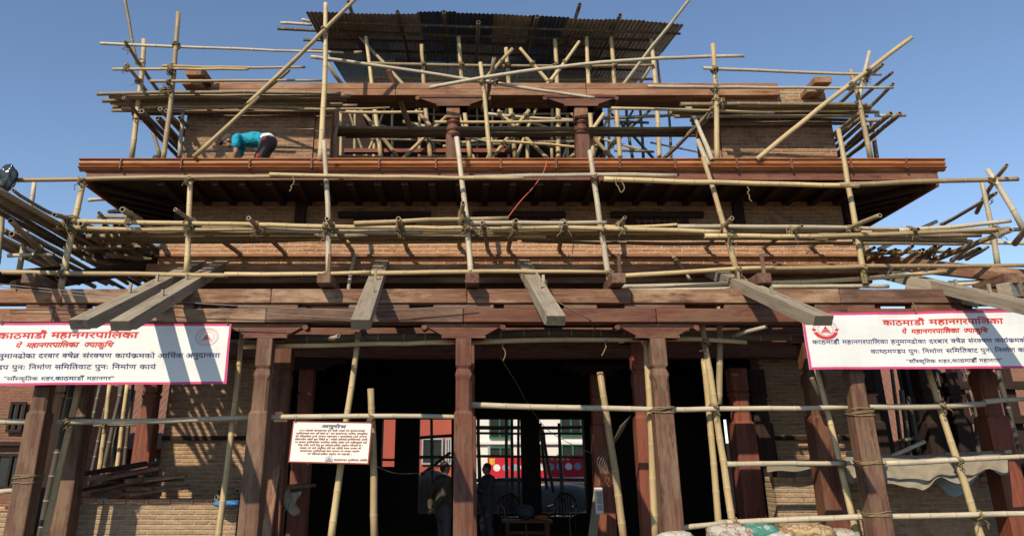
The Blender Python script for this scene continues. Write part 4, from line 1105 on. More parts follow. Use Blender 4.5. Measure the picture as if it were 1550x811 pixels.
L3 = 'काठमाडौं महानगरपालिका हनुमानढोका दरबार क्षेत्र संरक्षण कार्यक्रमको आर्थिक अनुदानमा'
L4 = 'काष्ठमण्डप पुनः निर्माण समितिवाट पुनः निर्माण कार्य'
L5 = "''साँस्कृतिक शहर,काठमाडौँ महानगर''"
L1, L2 = 'काठमाडौं महानगरपालिका', 'यें  महानगरपालिका  ज्याकुथि'
def banner(Y, TL, TR, BR, BL, label, lines, em, ekind):
    q = [at(*p, Y) for p in (TL, TR, BR, BL)]
    b = signface('banner', *q, 0.012, 'bannerwhite', None); tag(b, label, 'banner', 'municipal banners hung on the front posts')
    border('border', *q, 0.030, 'pinkborder', b)
    for s, xa, ya, xb, yb, hp, m, of, it in lines:
        pa, pb = at(xa, ya, Y), at(xb, yb, Y); h = (at(xa, ya-hp, Y) - pa).z
        write('lettering', s, pa, pb, h, m, b, off=of, italic=it)
    c = at(em[0], em[1], Y); emblem('emblem', c, abs(at(em[0]+em[2], em[1], Y).x - c.x), abs(at(em[0], em[1]-em[3], Y).z - c.z), b, ekind)
    for px_ in (q[0].x + .05, (q[0].x*2+q[1].x)/3, (q[0].x+q[1].x*2)/3, q[1].x - .05):
        t_ = (px_ - q[0].x)/(q[1].x - q[0].x); p_ = q[0].lerp(q[1], t_); cord('tie_cord', [p_ + Vector((0, -.005, -.03)), p_ + Vector((.01, -.03, .05)), p_ + Vector((0, .02, .13))], .006, 'rope', parent=b)
    ripple(b, q[0], q[1]); return b
YB = 10.82
banner(YB, (-172, 487), (350.5, 490), (343, 580.5), (-176, 584), 'white banner with round red seal at its right end, crossed by two grey rafters',
    [(L1, -6, 512, 207, 511, 8.6, 'inkred', .030, .05), (L2, 21, 526, 170, 525, 7, 'inkred', .034, .25), (L3, -155, 542, 333, 541, 6.4, 'inkblue', .009, 0), (L4, -53, 559, 234.6, 558, 6.4, 'inkblue', .009, 0), (L5, 3.5, 575.5, 173, 575, 5.2, 'inkblue', .008, 0)],
    (313.5, 510, 17.4, 13.2), 1)
banner(YB, (1211.5, 474.5), (1735, 466), (1735, 556), (1226, 559), 'white banner with pink border whose red seal is crossed by a grey rafter end',
    [(L1, 1336.6, 492, 1518, 489.5, 7.6, 'inkred', .026, .05), (L2, 1366, 504.3, 1494.6, 503.2, 6.2, 'inkred', .034, .25), (L3, 1229, 521, 1639, 517, 5.8, 'inkblue', .009, 0), (L4, 1318.5, 534.8, 1560, 532.5, 5.8, 'inkblue', .009, 0), (L5, 1372.7, 548.8, 1517, 547.6, 4.8, 'inkblue', .008, 0)],
    (1248, 499, 18.5, 14.5), 2)
YN = 11.18
q = [at(*p, YN) for p in ((443.5, 636.5), (564, 638.5), (558, 702.5), (436, 699.5))]
nb = signface('notice_board', *q, 0.02, 'noticecream', None); tag(nb, 'cream notice board with maroon edge hanging from the middle bamboo rail', 'notice board')
border('frame', *q, 0.016, 'maroon', nb)
def nline(s, xa, xb, y, hp, m, of): 
    sk = (y-637)/63*-7; pa, pb = at(xa+sk*0, y, YN), at(xb, y+0.7, YN); write('lettering', s, pa, pb, (at(xa, y-hp, YN)-pa).z, m, nb, off=of, italic=0.1)
nline('अनुरोध', 485.6, 523, 646.6, 4.0, 'inkgrey', .045)
for i, (s, xa, xb) in enumerate((('२०७२ सालको महाभूकम्पमा पूर्ण क्षति भएको यस काष्ठमण्डपको', 452, 552), ('पुनर्निर्माणको काम भई रहेको छ । यस काष्ठमण्डप धार्मिक, सांस्कृतिक', 448, 556), ('एवं ऐतिहासिक रुपले अत्यन्त महत्वपूर्ण र पुरातात्विक रुपले अत्यन्त', 447, 555),
        ('संवेदनशील रहेको कुरा विदितै छ । यसको हाललाई पुनर्निर्माणको अवधि', 446, 556), ('भर काममा पुनर्निर्माणसंग सम्बन्धित व्यक्ति बाहेक अन्य व्यक्तिहरुको यहाँ', 446, 555), ('भित्र प्रवेश नगरी दिनु हुन सबैलाई हार्दिक अनुरोध गरिएको छ ।', 451, 549),
        ('यसबाट पर्न जाने असुविधा प्रति यस समिति क्षमा याचना गर्दै', 453, 546), ('काष्ठमण्डप पुनर्निर्माणको काम सम्पन्न गर्न सरकार सहयोग', 454, 544), ('गर्न सबैलाई हार्दिक अनुरोध गर्न चाहन्छौं ।', 465, 532))):
    nline(s, xa, xb, 652.2 + i*4.42, 2.3, 'inkrust', .02)
nline('काष्ठमण्डप पुनर्निर्माण समिति', 505, 555.5, 697, 2.6, 'inkrust', .02)
v, f = ringf(at(498, 695.5, YN), .05, .045, .12, 14, 0, 180); b0 = len(v)
c0 = at(498, 695.5, YN) + Vector((0, -.0025, 0))
for (x0, x1, z0, z1) in ((-.05, .05, -.02, -.006), (-.03, .03, 0, .01), (-.015, .015, .015, .025)):
    n0 = len(v); v += [c0+Vector((x0, 0, z0)), c0+Vector((x1, 0, z0)), c0+Vector((x1, 0, z1)), c0+Vector((x0, 0, z1))]; f.append((n0, n0+1, n0+2, n0+3))
mesh_obj('emblem', v, f, 'inkgrey', parent=nb)
for px, py in ((446.5, 639.5), (561, 640.5)):
    p = at(px, py, YN); cord('tie_wire', [p, p + Vector((0.01, -0.02, 0.03)), p + Vector((0.005, 0.06, 0.09))], 0.004, 'wire', parent=nb)

# ================================================================ WALLS AND GOODS AT THE FRONT
def lw(px0, px1, Y, pyt, label, mat='brick_grey'):
    x0, x1 = xat(px0, 700, Y), xat(px1, 700, Y); zt = zat(pyt, Y)
    t = box('low_wall', x0, x1, Y, Y+0.4, 0.05, zt-0.075, mat, None, 0.0); tag(t, label, 'wall')
    n = max(1, int((x1-x0)/0.3)); bm = bmesh.new()
    for i in range(n):
        a = x0 + (x1-x0)*i/n
        bm_box(bm, a+.004, a+(x1-x0)/n-.004, Y-0.012, Y+0.39, zt-0.072+rnd.uniform(-.003, .003), zt+rnd.uniform(-.006, .004), 0.005)
    bm_to_obj('coping', bm, 'brick_orange', t)
    return zt
lw(99, 366, 12.5, 755, 'low pale brick wall with orange coping between the left posts')
lw(1168, 1600, 12.75, 722, 'low pale brick wall under the sagging tarpaulin at right')
lw(-60, 40, 12.6, 765, 'low brick wall stub at the left edge of the picture')

def sheet(name, grid, mat, label, cat, thick=0.012):
    n, m = len(grid), len(grid[0]); V = [p for r in grid for p in r]; F = []
    for i in range(n-1):
        for j in range(m-1): F.append((i*m+j, i*m+j+1, (i+1)*m+j+1, (i+1)*m+j))
    o = mesh_obj(name, V, F, mat, smooth=True); md = o.modifiers.new('t', 'SOLIDIFY'); md.thickness = thick
    sd = o.modifiers.new('s', 'SUBSURF'); sd.levels = sd.render_levels = 1
    return tag(o, label, cat) if label else o
def tarp_pt(u, v):
    px = 1280 + 246*u
    top = 683 + 4*math.sin(u*5) + 6*u; bot = 716 + 24*math.sin(min(1, .1 + u*1.0)*math.pi)*(1 - .35*u) + 4*math.sin(u*19) + 2*math.sin(u*41)
    py = top + (bot-top)*v
    f = mnoise(Vector((u*5, v*1.5, 3)))*.10 + mnoise(Vector((u*14, v*3, 9)))*.045
    p = at(px, py, 12.12 - 0.62*v**0.8 + f*(0.3 + v)); p.z += .03*math.sin(u*26 + v*5)*v + mnoise(Vector((u*22, v*6, 1)))*.02
    return p
sheet('tarpaulin', [[tarp_pt(j/60, i/14) for j in range(61)] for i in range(15)], 'tarp', 'sagging dusty canvas tarpaulin slung above the right low wall', 'tarpaulin')
def flap_pt(u, v):
    px = 1408 + 92*u + 22*v*(0.5-u)*1.6; py = 716 - 10*u + (46 - 14*u)*v*math.sin(math.pi*min(1, .18 + u*.75))
    return at(px, py, 11.95 - 0.05*math.sin(u*4) + 0.1*v + mnoise(Vector((u*5, v*4, 2)))*.07)
sheet('hanging_sheet', [[flap_pt(j/12, i/7) for j in range(13)] for i in range(8)], 'tarpblue', 'blue grey plastic flap hanging under the tarpaulin', 'plastic sheet')
def flat_pt(u, v): return at(1160 + 90*u, 702 + 14*v - 8*u, 13.2 - 0.7*v) + Vector((0, 0, .02*math.sin(u*9)))
sheet('canvas_scrap', [[flat_pt(j/8, i/4) for j in range(9)] for i in range(5)], 'tarp', 'small crumpled canvas scrap left of the leaning bamboo by the tarpaulin', 'canvas')

def blob(name, c, size, mat, label, cat, seedv, lump=0.25, sub=4, group=None, flat=False, parent=None, rot=0, crumple=0):
    q = random.Random(seedv); bm = bmesh.new(); bmesh.ops.create_icosphere(bm, subdivisions=sub, radius=1)
    ph = [(Vector((q.uniform(-1, 1), q.uniform(-1, 1), q.uniform(-1, 1))).normalized()*q.uniform(2, 7), q.uniform(0, 6.28), q.uniform(.3, 1)) for _ in range(9)]
    for v in bm.verts:
        n = v.co.normalized(); k = sum(a*math.sin(d.dot(n) + p) for d, p, a in ph)/5
        s = 1 + lump*k + (crumple*(abs(mnoise(n*4.5)) + .6*abs(mnoise(n*9 + Vector((3, 1, 7)))) - .4) if crumple else 0)
        p = Vector((math.copysign(abs(n.x)**0.75, n.x), math.copysign(abs(n.y)**0.75, n.y), math.copysign(abs(n.z)**0.8, n.z)))*s
        if flat and p.z < -0.6: p.z = -0.6
        v.co = Vector((p.x*size[0], p.y*size[1], p.z*size[2]))
    o = bm_to_obj(name, bm, mat, parent, Matrix.Translation(c) @ Matrix.Rotation(rot, 4, 'Z'), True)
    return tag(o, label, cat, group) if label else o
def striped(name, cols, s=9):
    m, nt, b = nmat(name, 0.6)
    n = noise(nt, (1, 1, 1), s, 2, 0.5); r = ramp(nt, [(0.3 + 0.4*i/len(cols), c) for i, c in enumerate(cols)]); r.color_ramp.interpolation = 'CONSTANT'
    nt.links.new(n, r.inputs[0]); nt.links.new(r.outputs[0], b.inputs['Base Color']); bump(nt, b, noise(nt, (1, 1, 1), 22, 4), 0.4, 0.01); return m
M['sackteal'] = striped('teal_print_sack', [(0.38, 0.38, 0.33), (0.06, 0.19, 0.155), (0.07, 0.22, 0.18), (0.36, 0.36, 0.31)], 12)
M['sackyellow'] = striped('yellow_print_sack', [(0.40, 0.30, 0.14), (0.42, 0.33, 0.15), (0.30, 0.15, 0.08), (0.42, 0.36, 0.24)], 11)
M['sackwhite'] = striped('white_sack', [(0.42, 0.40, 0.34), (0.46, 0.44, 0.38), (0.36, 0.33, 0.28), (0.44, 0.42, 0.37)])
M['sackmix'] = striped('white_sack_colour_print', [(0.40, 0.37, 0.31), (0.42, 0.39, 0.33), (0.30, 0.17, 0.12), (0.38, 0.36, 0.30), (0.42, 0.40, 0.34)], 11)
zled = 0.58
o = box('sandbag_ledge', 2.35, 5.3, 10.75, 11.4, 0.0, zled, 'brick', None, 0.01); tag(o, 'low brick ledge beneath the sandbags', 'ledge')
for i, (px, py, w, h, mt, lb) in enumerate(((1022, 812, .26, .10, 'sackwhite', 'white sandbag at the left end of the row by the right middle post'), (1105, 806, .30, .13, 'sackmix', 'white sandbag with faint print behind the teal one'), (1150, 803, .25, .12, 'sackteal', 'teal and white printed sandbag'),
        (1222, 801, .34, .11, 'sackyellow', 'yellow printed sandbag under the bottom rail'), (1180, 812, .3, .11, 'sackwhite', 'white sandbag between the teal and the yellow one'), (1268, 808, .26, .10, 'sackmix', 'white sandbag with red print at the right end of the row'))):
    c = at(px, py + 4, 11.0 + 0.06*(i % 3)); c.z = max(c.z, zled + h*0.5)
    blob('sandbag', c, (w, .19, h), mt, lb, 'sandbag', 40+i, 0.2, 5, 'sandbags on the ledge', True, rot=rnd.uniform(-.2, .2), crumple=.10)

# plastic bag, red wire, cables, rope
p = at(14, 270, 11.22)
bag = blob('plastic_bag', p + Vector((0, -0.06, -0.02)), (.125, .10, .19), 'plasticblack', 'black plastic bag tied to the top bamboo rail at the left edge', 'bag', 5, 0.45, 5, crumple=.09)
cord('red_wire', [at(828, 243, 11.7), at(822, 262, 11.55), at(806, 285, 11.4), at(790, 302, 11.35), at(768, 330, 11.2)], 0.007, 'wirered', 'thin red wire hanging from the cornice to the lower deck', 'wire')
cord('cable', [at(-20, 428, 10.6), at(100, 440, 10.7), at(300, 459, 10.75), at(480, 468, 10.8), at(560, 470, 10.8), at(720, 462, 10.85)], 0.007, 'wire', 'thin cable sagging across the left front beams, the upper one', 'cable')
cord('cable', [at(-20, 432, 10.6), at(130, 448, 10.7), at(260, 464, 10.72), at(330, 470, 10.75), at(520, 481, 10.8), at(600, 482, 10.85)], 0.006, 'wire', 'thin cable sagging across the left front beams, the lower one', 'cable')
cord('rope', [at(822, 436, 10.7), at(838, 452, 10.65), at(870, 472, 10.75), at(890, 482, 10.9), at(905, 492, 11.1)], 0.009, 'rope', 'loose rope end trailing from the fourth grey rafter', 'rope')
V, F = [], []
p0 = at(823, 440, 10.78); ax = Vector((0, 0.25, 0.97)).normalized()
for i in range(7):
    ring = [p0 + ax*(i*0.024) + Vector((0.05*math.cos(a), 0.05*math.sin(a), 0)) for a in [2*math.pi*k/10 for k in range(11)]]
    v, f = sweep(ring, 0.011, 5, False); b0 = len(V); V += v; F += [tuple(x+b0 for x in g) for g in f]
o = mesh_obj('rope_coil', V, F, 'rope', smooth=True); tag(o, 'rope coiled round a peg on the fourth grey rafter', 'rope')
o2 = box('peg', p0.x-.02, p0.x+.02, p0.y-.02, p0.y+.02, p0.z-.06, p0.z+.22, 'pale', o, 0.004, 'z')
for i, (x, y, Y, lb) in enumerate(((760, 520, 11.25, 'rope tail hanging from the yellow rail right of the central post'), (918, 514, 11.25, 'short rope tail hanging under the yellow rail above the red post'), (933, 270, 11.2, 'rope loop hanging from the top rail under the fascia'), (1131, 283, 11.2, 'straight rope end hanging from the right top rail'), (443, 268, 11.2, 'small rope knot tail on the left top rail'), (895, 490, 11.4, 'rope strand hanging from the front beam above the red post'))):
    p = at(x, y, Y); q = [p]
    for k in range(5): p = p + Vector((rnd.uniform(-.035, .035), rnd.uniform(-.01, .01), -rnd.uniform(.03, .06))); q.append(p)
    if i == 2: q += [q[-1] + Vector((.05, 0, .08)), q[0] + Vector((.05, 0, 0))]
    cord('rope_tail', q, .009, 'rope', lb, 'rope', group='loose rope tails')
cord('cable', [at(560, 700, 11.6), at(600, 716, 12.5), at(650, 712, 13.5), at(690, 692, 14.0)], .006, 'wire', 'pale cable drooping left of the central post', 'cable')
cord('cable', [at(757, 540, 12), at(782, 580, 13), at(800, 612, 14), at(835, 655, 15), at(905, 690, 15)], .006, 'wire', 'thin cable falling through the middle bay', 'cable')
for i in range(6):
    cord('cable', [at(955 - i*3, 628 + i*3, 14.0), at(932 - i*2, 668 + i*3, 14.6), at(905 + i*3, 694 + i*4, 14.7), at(910 + i*5, 716 + i*4, 14.7), at(908 - i, 742, 14.6)], .007, rnd.choice(('wire', 'rope')), 'thin wire in the tangle beside the red inner post', 'cable', group='tangled wires')
# electric box on a leaning plank
pk = timber('plank', at(893, 845, 14.2), at(906, 738, 14.4), .17, .04, 'grey'); tag(pk, 'grey plank leaning beside the red inner post', 'plank')
c = at(905, 757, 14.3); sb = box('switch_box', c.x-.06, c.x+.07, c.y-.12, c.y-.05, c.z-.2, c.z+.2, 'clothwhite', None, .01); tag(sb, 'pale electric switch box fixed on the leaning plank', 'switch box')
for k in range(3): box('switch', c.x-.03, c.x+.05, c.y-.15, c.y-.122, c.z-.14+k*.1, c.z-.06+k*.1, 'metal', sb, .006)

# left: heap of timber, tin sheet, blue bag, cloth
for i in range(22):
    a = at(rnd.uniform(118, 200), rnd.uniform(716, 752), rnd.uniform(12.5, 13.2)); d = Vector((rnd.uniform(.4, 1.0), rnd.uniform(-.1, .6), rnd.uniform(-.12, .2)))
    a.z = max(a.z, 1.2); t = timber('timber_scrap', a, a + d, rnd.uniform(.05, .1), rnd.uniform(.03, .07), rnd.choice(('darkwood', 'brown', 'brown', 'weath'))); tag(t, 'broken timber scrap in the heap on the left low wall', 'timber', 'timber scraps heaped on the left low wall')
sheet('tin_scrap', [[at(118 + 44*u/6, 760 - 5*v/4 + 3*math.sin(u), 12.45 + .2*v/4) + Vector((0, 0, .03*math.sin(u*1.3))) for u in range(7)] for v in range(5)], 'metal', 'bent grey metal sheet lying on the left low wall', 'metal sheet')
c = at(345, 762, 12.35); blob('plastic_sack', c, (.20, .12, .05), 'plasticblue', 'flattened blue plastic sack on the low wall by the left post', 'sack', 9, .3, 4, crumple=.25)
sheet('cloth', [[at(428 + 24*u/7 + 5*math.sin(v*1.3 + u), 742 + 34*v/7 + (5 if u % 3 == 1 else -2)*v/7 - 4*math.sin(u*.9), 12.3) + Vector((0, .05*math.sin(u*2.1 + v*.5), 0)) for u in range(8)] for v in range(8)], 'tarp', 'pale rumpled cloth hanging in the dark bay right of the left post', 'cloth')
pk = timber('plank', at(398, 850, 12.0), at(420, 690, 12.2), .14, .05, 'weath'); tag(pk, 'narrow plank standing in the gap right of the left post', 'plank')

# ================================================================ STREET SEEN THROUGH AND ROUND THE BUILDING
def house(name, x0, x1, y0, y1, h, mat, label, cat='building'):
    e = empty(name, ((x0+x1)/2, y0, 0), label, cat); box('wall', x0, x1, y0, y1, 0, h, mat, e, 0.0); return e
def house_window(e, x0, x1, z0, z1, Y, frame='green', glass='glass', shutter=True):
    f = box('window', x0, x1, Y-0.05, Y+0.05, z0, z1, glass, e, 0.0)
    for a, b, c, d in ((x0-.06, x0, z0-.06, z1+.06), (x1, x1+.06, z0-.06, z1+.06), (x0, x1, z1, z1+.06), (x0, x1, z0-.06, z0), ((x0+x1)/2-.03, (x0+x1)/2+.03, z0, z1)):
        box('window_frame', a, b, Y-.10, Y-.052, c, d, frame, f, 0.0)
def hx(px, Y): return xat(px, 690, Y)
YH = 32.0
h1 = house('town_house', hx(686, YH), hx(1000, YH), YH, YH+8, 9.0, 'white', 'white plastered town house with green window frames across the street')
for a, b, t, u in ((743, 771, 633, 661), (743, 772, 678, 692), (852, 880, 633, 658), (852, 882, 674, 690), (805, 822, 655, 690)):
    house_window(h1, hx(a, YH), hx(b, YH), zat(u, YH), zat(t, YH), YH)
box('string_course', hx(686, YH), hx(1000, YH), YH-.12, YH-.002, zat(672, YH), zat(668, YH), 'white', h1, 0)
h2 = house('town_house', hx(480, YH), hx(683, YH), YH+.3, YH+8, 8.5, 'red', 'red plastered town house across the street, left of the white one')
house_window(h2, hx(640, YH), hx(668, YH), zat(700, YH), zat(665, YH), YH+.3, 'metal', 'glass')
house_window(h2, hx(676, YH), hx(681, YH), zat(700, YH), zat(665, YH), YH+.3, 'metal', 'glass')
YS = 31.2
q = [at(*p, YS) for p in ((738, 691), (892, 688), (892, 721), (738, 723))]
sg = signface('shop_sign', *q, .08, 'signred', None); tag(sg, 'long red shop sign with yellow lettering and a row of round pictures', 'sign')
write('lettering', 'ने पा ल  ट्रे क र्स', at(818, 696, YS), at(862, 696, YS), .14, 'yellow', sg, off=.05)
write('lettering', 'का', at(741, 703, YS), at(749, 703, YS), .2, 'yellow', sg, off=.05)
for i in range(10):
    c = at(752 + i*13.6, 707.5 - i*.25, YS); V = [c + Vector((.13*math.cos(2*math.pi*k/18), -.003, .12*math.sin(2*math.pi*k/18))) for k in range(18)]
    mesh_obj('picture_disc', V, [tuple(range(18))], ('white', 'bluegrey', 'bluegrey', 'white', 'bluegrey')[i % 5], parent=sg)
for px in (740, 890):
    x = hx(px, YS+.1); box('sign_post', x-.04, x+.04, YS+.09, YS+.17, 0, 2.2, 'metal', sg, 0, 'z')
yw = box('yard_wall', hx(790, 31.4), hx(930, 31.4), 31.45, 31.75, 0, .95, 'cream', None, .01); tag(yw, 'low cream yard wall below the red shop sign', 'wall')
g = box('street', -60, 60, 22.3, 31.9, -.03, .02, 'slab', None, 0); tag(g, None, None, kind='structure')
blob('covered_heap', at(765, 745, 22.8) - Vector((0, 0, .15)), (1.0, .6, .50), 'tarpgrey', 'heap under grey tarpaulin behind the middle doorway', 'heap', 21, .25, 4)
blob('covered_heap', at(842, 748, 23.2) - Vector((0, 0, .15)), (.8, .6, .45), 'tarpgrey', 'heap under grey tarpaulin behind the right doorway', 'heap', 23, .3, 4)
blob('covered_heap', at(652, 735, 22.6) - Vector((0, 0, .45)), (.55, .5, .75), 'tarp', 'pale grey covered heap behind the narrow left doorway', 'heap', 25, .2, 4)
def plastic_chair(px, Y, label, rz):
    e = empty('plastic_chair', (hx(px, Y), Y, .12), label, 'chair', 'plastic chairs inside the hall'); m = Matrix.Translation((hx(px, Y), Y, .12)) @ Matrix.Rotation(rz, 4, 'Z')
    bm = bmesh.new(); bm_box(bm, -.23, .23, -.22, .22, .40, .44, .01); bm_to_obj('seat', bm, 'plasticblack', e, m)
    for sx in (-1, 1):
        for sy in (-1, 1):
            v, f = sweep([m @ Vector((sx*.20, sy*.19, .40)), m @ Vector((sx*.24, sy*.23, 0))], [.025, .02], 6); mesh_obj('leg', v, f, 'plasticblack', parent=e)
        v, f = sweep([m @ Vector((sx*.24, -.2, .40)), m @ Vector((sx*.27, -.2, .62)), m @ Vector((sx*.26, .2, .64))], .022, 6); mesh_obj('armrest', v, f, 'plasticblack', parent=e)
    bm = bmesh.new(); pts = [(-.24, .21, .44)] + [(.25*math.sin(a), .24, .62 + .26*math.cos(a)) for a in [R(-90 + 18*k) for k in range(11)]] + [(.24, .21, .44)]
    v, f = sweep([m @ Vector(p) for p in pts], .025, 6); mesh_obj('backrest', v, f, 'plasticblack', parent=e)
    for k in range(5): 
        v, f = sweep([m @ Vector((-.14 + .07*k, .22, .45)), m @ Vector((-.12 + .06*k, .25, .84))], .014, 5); mesh_obj('slat', v, f, 'plasticblack', parent=e)
plastic_chair(775, 18.6, 'dark plastic chair with round back behind the man in the dark shirt', .3)
plastic_chair(848, 18.9, 'dark plastic chair near the right doorway', -.4)
bn = empty('bench', (hx(796, 17.5), 17.5, .12), 'red brown wooden bench carrying an orange cloth and a bag', 'bench')
zb = zat(786, 17.5)
box('top', hx(758, 17.5), hx(832, 17.5), 17.3, 17.75, zb-.05, zb, 'redwood', bn, .006)
for px in (766, 824):
    for y in (17.34, 17.71): x = hx(px, 17.5); box('leg', x-.03, x+.03, y-.03, y+.03, .12, zb-.052, 'redwood', bn, .004, 'z')
box('stretcher', hx(766, 17.5)+.032, hx(824, 17.5)-.032, 17.5, 17.54, .3, .36, 'redwood', bn, .004)
blob('cloth', at(819, 782, 17.5), (.14, .13, .035), 'orange', 'folded orange cloth on the wooden bench', 'cloth', 31, .2, 3)
blob('carrier_bag', at(795, 774, 17.5), (.17, .12, .13), 'bluecloth', 'dark blue grey carrier bag on the wooden bench', 'bag', 33, .35, 3)
# left and right neighbours
def tiled_house(x0, x1, Y, h, rise, depth, mat, label):
    e = house('tiled_house', x0, x1, Y, Y+depth, h, mat, label)
    V, F = [], []; n = int((x1-x0+1)/.16); m = 16
    for j in range(m+1):
        for i in range(n*2+1):
            V.append((x0-.5 + i*.08, Y-.5 + (depth/2+.5)*j/m, h - .1 + (rise+.1)*j/m + (.035 if i % 2 else 0) - .03*(j % 2)))
    w = n*2+1
    for j in range(m):
        for i in range(w-1): F.append((j*w+i, j*w+i+1, (j+1)*w+i+1, (j+1)*w+i))
    o = mesh_obj('roof', V, F, 'tile', parent=e); sd = o.modifiers.new('t', 'SOLIDIFY'); sd.thickness = .04
    box('gable', x0, x1, Y+depth/2-.1, Y+depth/2+.1, h, h+rise-.1, mat, e, 0)
    return e
e = tiled_house(-15.5, -8.9, 25, 2.1, 2.7, 8, 'brick_back', 'red brick house with red tiled roof behind the gap left of the brick panel')
for a, b in ((158, 172), (180, 188), (210, 220)): house_window(e, hx(a, 25), hx(b, 25), zat(712, 25), zat(694, 25), 25, 'redpaint')
e = house('brick_house', -15, -9.6, 19, 24, 3.6, 'brick_back', 'dark old brick house with carved windows at the left edge of the picture')
for a, b, t, u in ((8, 24, 650, 612), (2, 40, 735, 690), (-60, -20, 735, 640)): house_window(e, hx(a, 19), hx(b, 19), zat(u if u > t else t, 19), zat(min(t, u), 19), 19, 'darkwood')
box('ledge', -15, -9.6, 18.85, 18.998, zat(675, 19), zat(668, 19), 'darkwood', e, .01)
e = tiled_house(9.6, 19.0, 24, 2.3, 3.0, 8, 'brick_back', 'brick house with tiled roof behind the dark posts at right')
for a, b in ((1370, 1384), (1405, 1425), (1450, 1480)): house_window(e, hx(a, 24), hx(b, 24), zat(690, 24), zat(655, 24), 24, 'redpaint')
e = house('concrete_house', 20.3, 27, 25, 33, 4.6, 'cream', 'pale plastered house at the right edge of the picture')
house_window(e, 20.9, 22.0, 1.6, 3.4, 25, 'metal')
for (px, py, Y, lb, w) in ((1388, 640, 19, 'teal plastic sheet hanging behind the tarpaulin at right', .25), (221, 676, 19, 'teal cloth hanging in the gap beside the brick panel', .16)):
    M.setdefault('tealsheet', plain('teal_sheet', (.05, .38, .33), .6))
    sheet('hanging_cloth', [[at(px, py, Y) + Vector((w*(u/4-.5) + .08*v, .03*math.sin(u*2), -.12*v)) for u in range(5)] for v in range(4)], 'tealsheet', lb, 'cloth')

fr = empty('shade_shed', (11.5, 16.6, 0), 'dark timber shed added for shade behind the posts at right', 'shed')  # open timbers added to darken the background at right
for px in (1345, 1398, 1470, 1548):
    x = xat(px, 690, 16.6); box('frame_post', x-.10, x+.10, 16.5, 16.7, 0, 3.6, 'darkwood', fr, .008, 'z')
for z, y in ((3.0, 16.45), (2.35, 16.42), (1.55, 16.44)): box('frame_beam', 9.1, 16.5, y-.06, y+.05, z, z+.16, 'darkwood', fr, .008)
for i in range(13):
    x = 9.3 + i*.42 + rnd.uniform(-.08, .08); z = rnd.uniform(1.7, 2.4)
    if i % 3 != 1: timber('frame_board', Vector((x, 16.8, 0.3)), Vector((x + rnd.uniform(-.1, .1), 16.8, z)), .05, rnd.uniform(.2, .36), rnd.choice(('darkwood', 'brown')), fr)

# ================================================================ PEOPLE
def chain(bm, pts, rad, n=12):
    """tapered limb: spheres joined by cones, later fused into one skin"""
    for i, (p, r) in enumerate(zip(pts, rad)):
        bmesh.ops.create_uvsphere(bm, u_segments=n, v_segments=8, radius=r, matrix=Matrix.Translation(p))
        if i:
            d = p - pts[i-1]; L = d.length
            if L > 1e-5: bmesh.ops.create_cone(bm, cap_ends=True, segments=n, radius1=rad[i-1], radius2=r, depth=L, matrix=Matrix.Translation((p + pts[i-1])/2) @ d.to_track_quat('Z', 'Y').to_matrix().to_4x4())
def ell(bm, c, r, rot=None):
    bmesh.ops.create_uvsphere(bm, u_segments=16, v_segments=12, radius=1, matrix=Matrix.Translation(c) @ (rot or Matrix.Identity(4)) @ Matrix.Diagonal((*r, 1)))
def fuse(name, bm, mat, parent, vox=0.012, smooth=3):
    me = bpy.data.meshes.new(name); bm.to_mesh(me); bm.free(); o = bpy.data.objects.new(name, me); C.objects.link(o)
    r = o.modifiers.new('r', 'REMESH'); r.mode = 'VOXEL'; r.voxel_size = vox
    s = o.modifiers.new('s', 'SMOOTH'); s.iterations = smooth; s.factor = .5
    dg = bpy.context.evaluated_depsgraph_get(); dg.update(); m2 = bpy.data.meshes.new_from_object(o.evaluated_get(dg)); o.modifiers.clear(); o.data = m2
    m2.name = name; m2.materials.clear(); m2.materials.append(M[mat]); m2.polygons.foreach_set('use_smooth', [True]*len(m2.polygons))
    if parent: attach(o, parent)
    return o
def hand(bm, w, d, side, s=1.0):
    """palm, four curled fingers of unequal length, thumb; w wrist, d pointing down the hand, side = towards the thumb"""
    d = d.normalized(); side = (side - d*side.dot(d)).normalized(); nrm = d.cross(side)
    chain(bm, [w, w + d*.05*s, w + d*.085*s], [.024*s, .030*s, .028*s])
    for i, (o_, L) in enumerate(((.027, .070), (.009, .080), (-.009, .074), (-.026, .058))):
        b = w + d*.085*s + side*o_*s; chain(bm, [b, b + d*L*.5*s + nrm*.006*s, b + d*L*.85*s + nrm*.022*s], [.0095*s, .0088*s, .0075*s], 8)
    b = w + d*.03*s + side*.026*s; chain(bm, [b, b + d*.03*s + side*.022*s, b + d*.06*s + side*.026*s + nrm*.008*s], [.012*s, .0105*s, .009*s], 8)
def head(bm, c, fwd, up, s=1.0):
    """skull, jaw, nose, brow, lips, ears; c = centre"""
    f = fwd.normalized(); u = (up - f*up.dot(f)).normalized(); r = f.cross(u)
    rot = Matrix((r, f, u)).transposed().to_4x4()
    ell(bm, c + u*.02*s - f*.008*s, (.074*s, .092*s, .092*s), rot); ell(bm, c + f*.022*s - u*.055*s, (.052*s, .058*s, .060*s), rot)
    ell(bm, c + f*.092*s - u*.020*s, (.014*s, .020*s, .022*s), rot); ell(bm, c + f*.078*s + u*.018*s, (.045*s, .014*s, .010*s), rot)
    ell(bm, c + f*.078*s - u*.062*s, (.024*s, .010*s, .009*s), rot)
    for k in (-1, 1):
        ell(bm, c + r*k*.078*s - u*.01*s - f*.005*s, (.011*s, .022*s, .032*s), rot)
    return rot
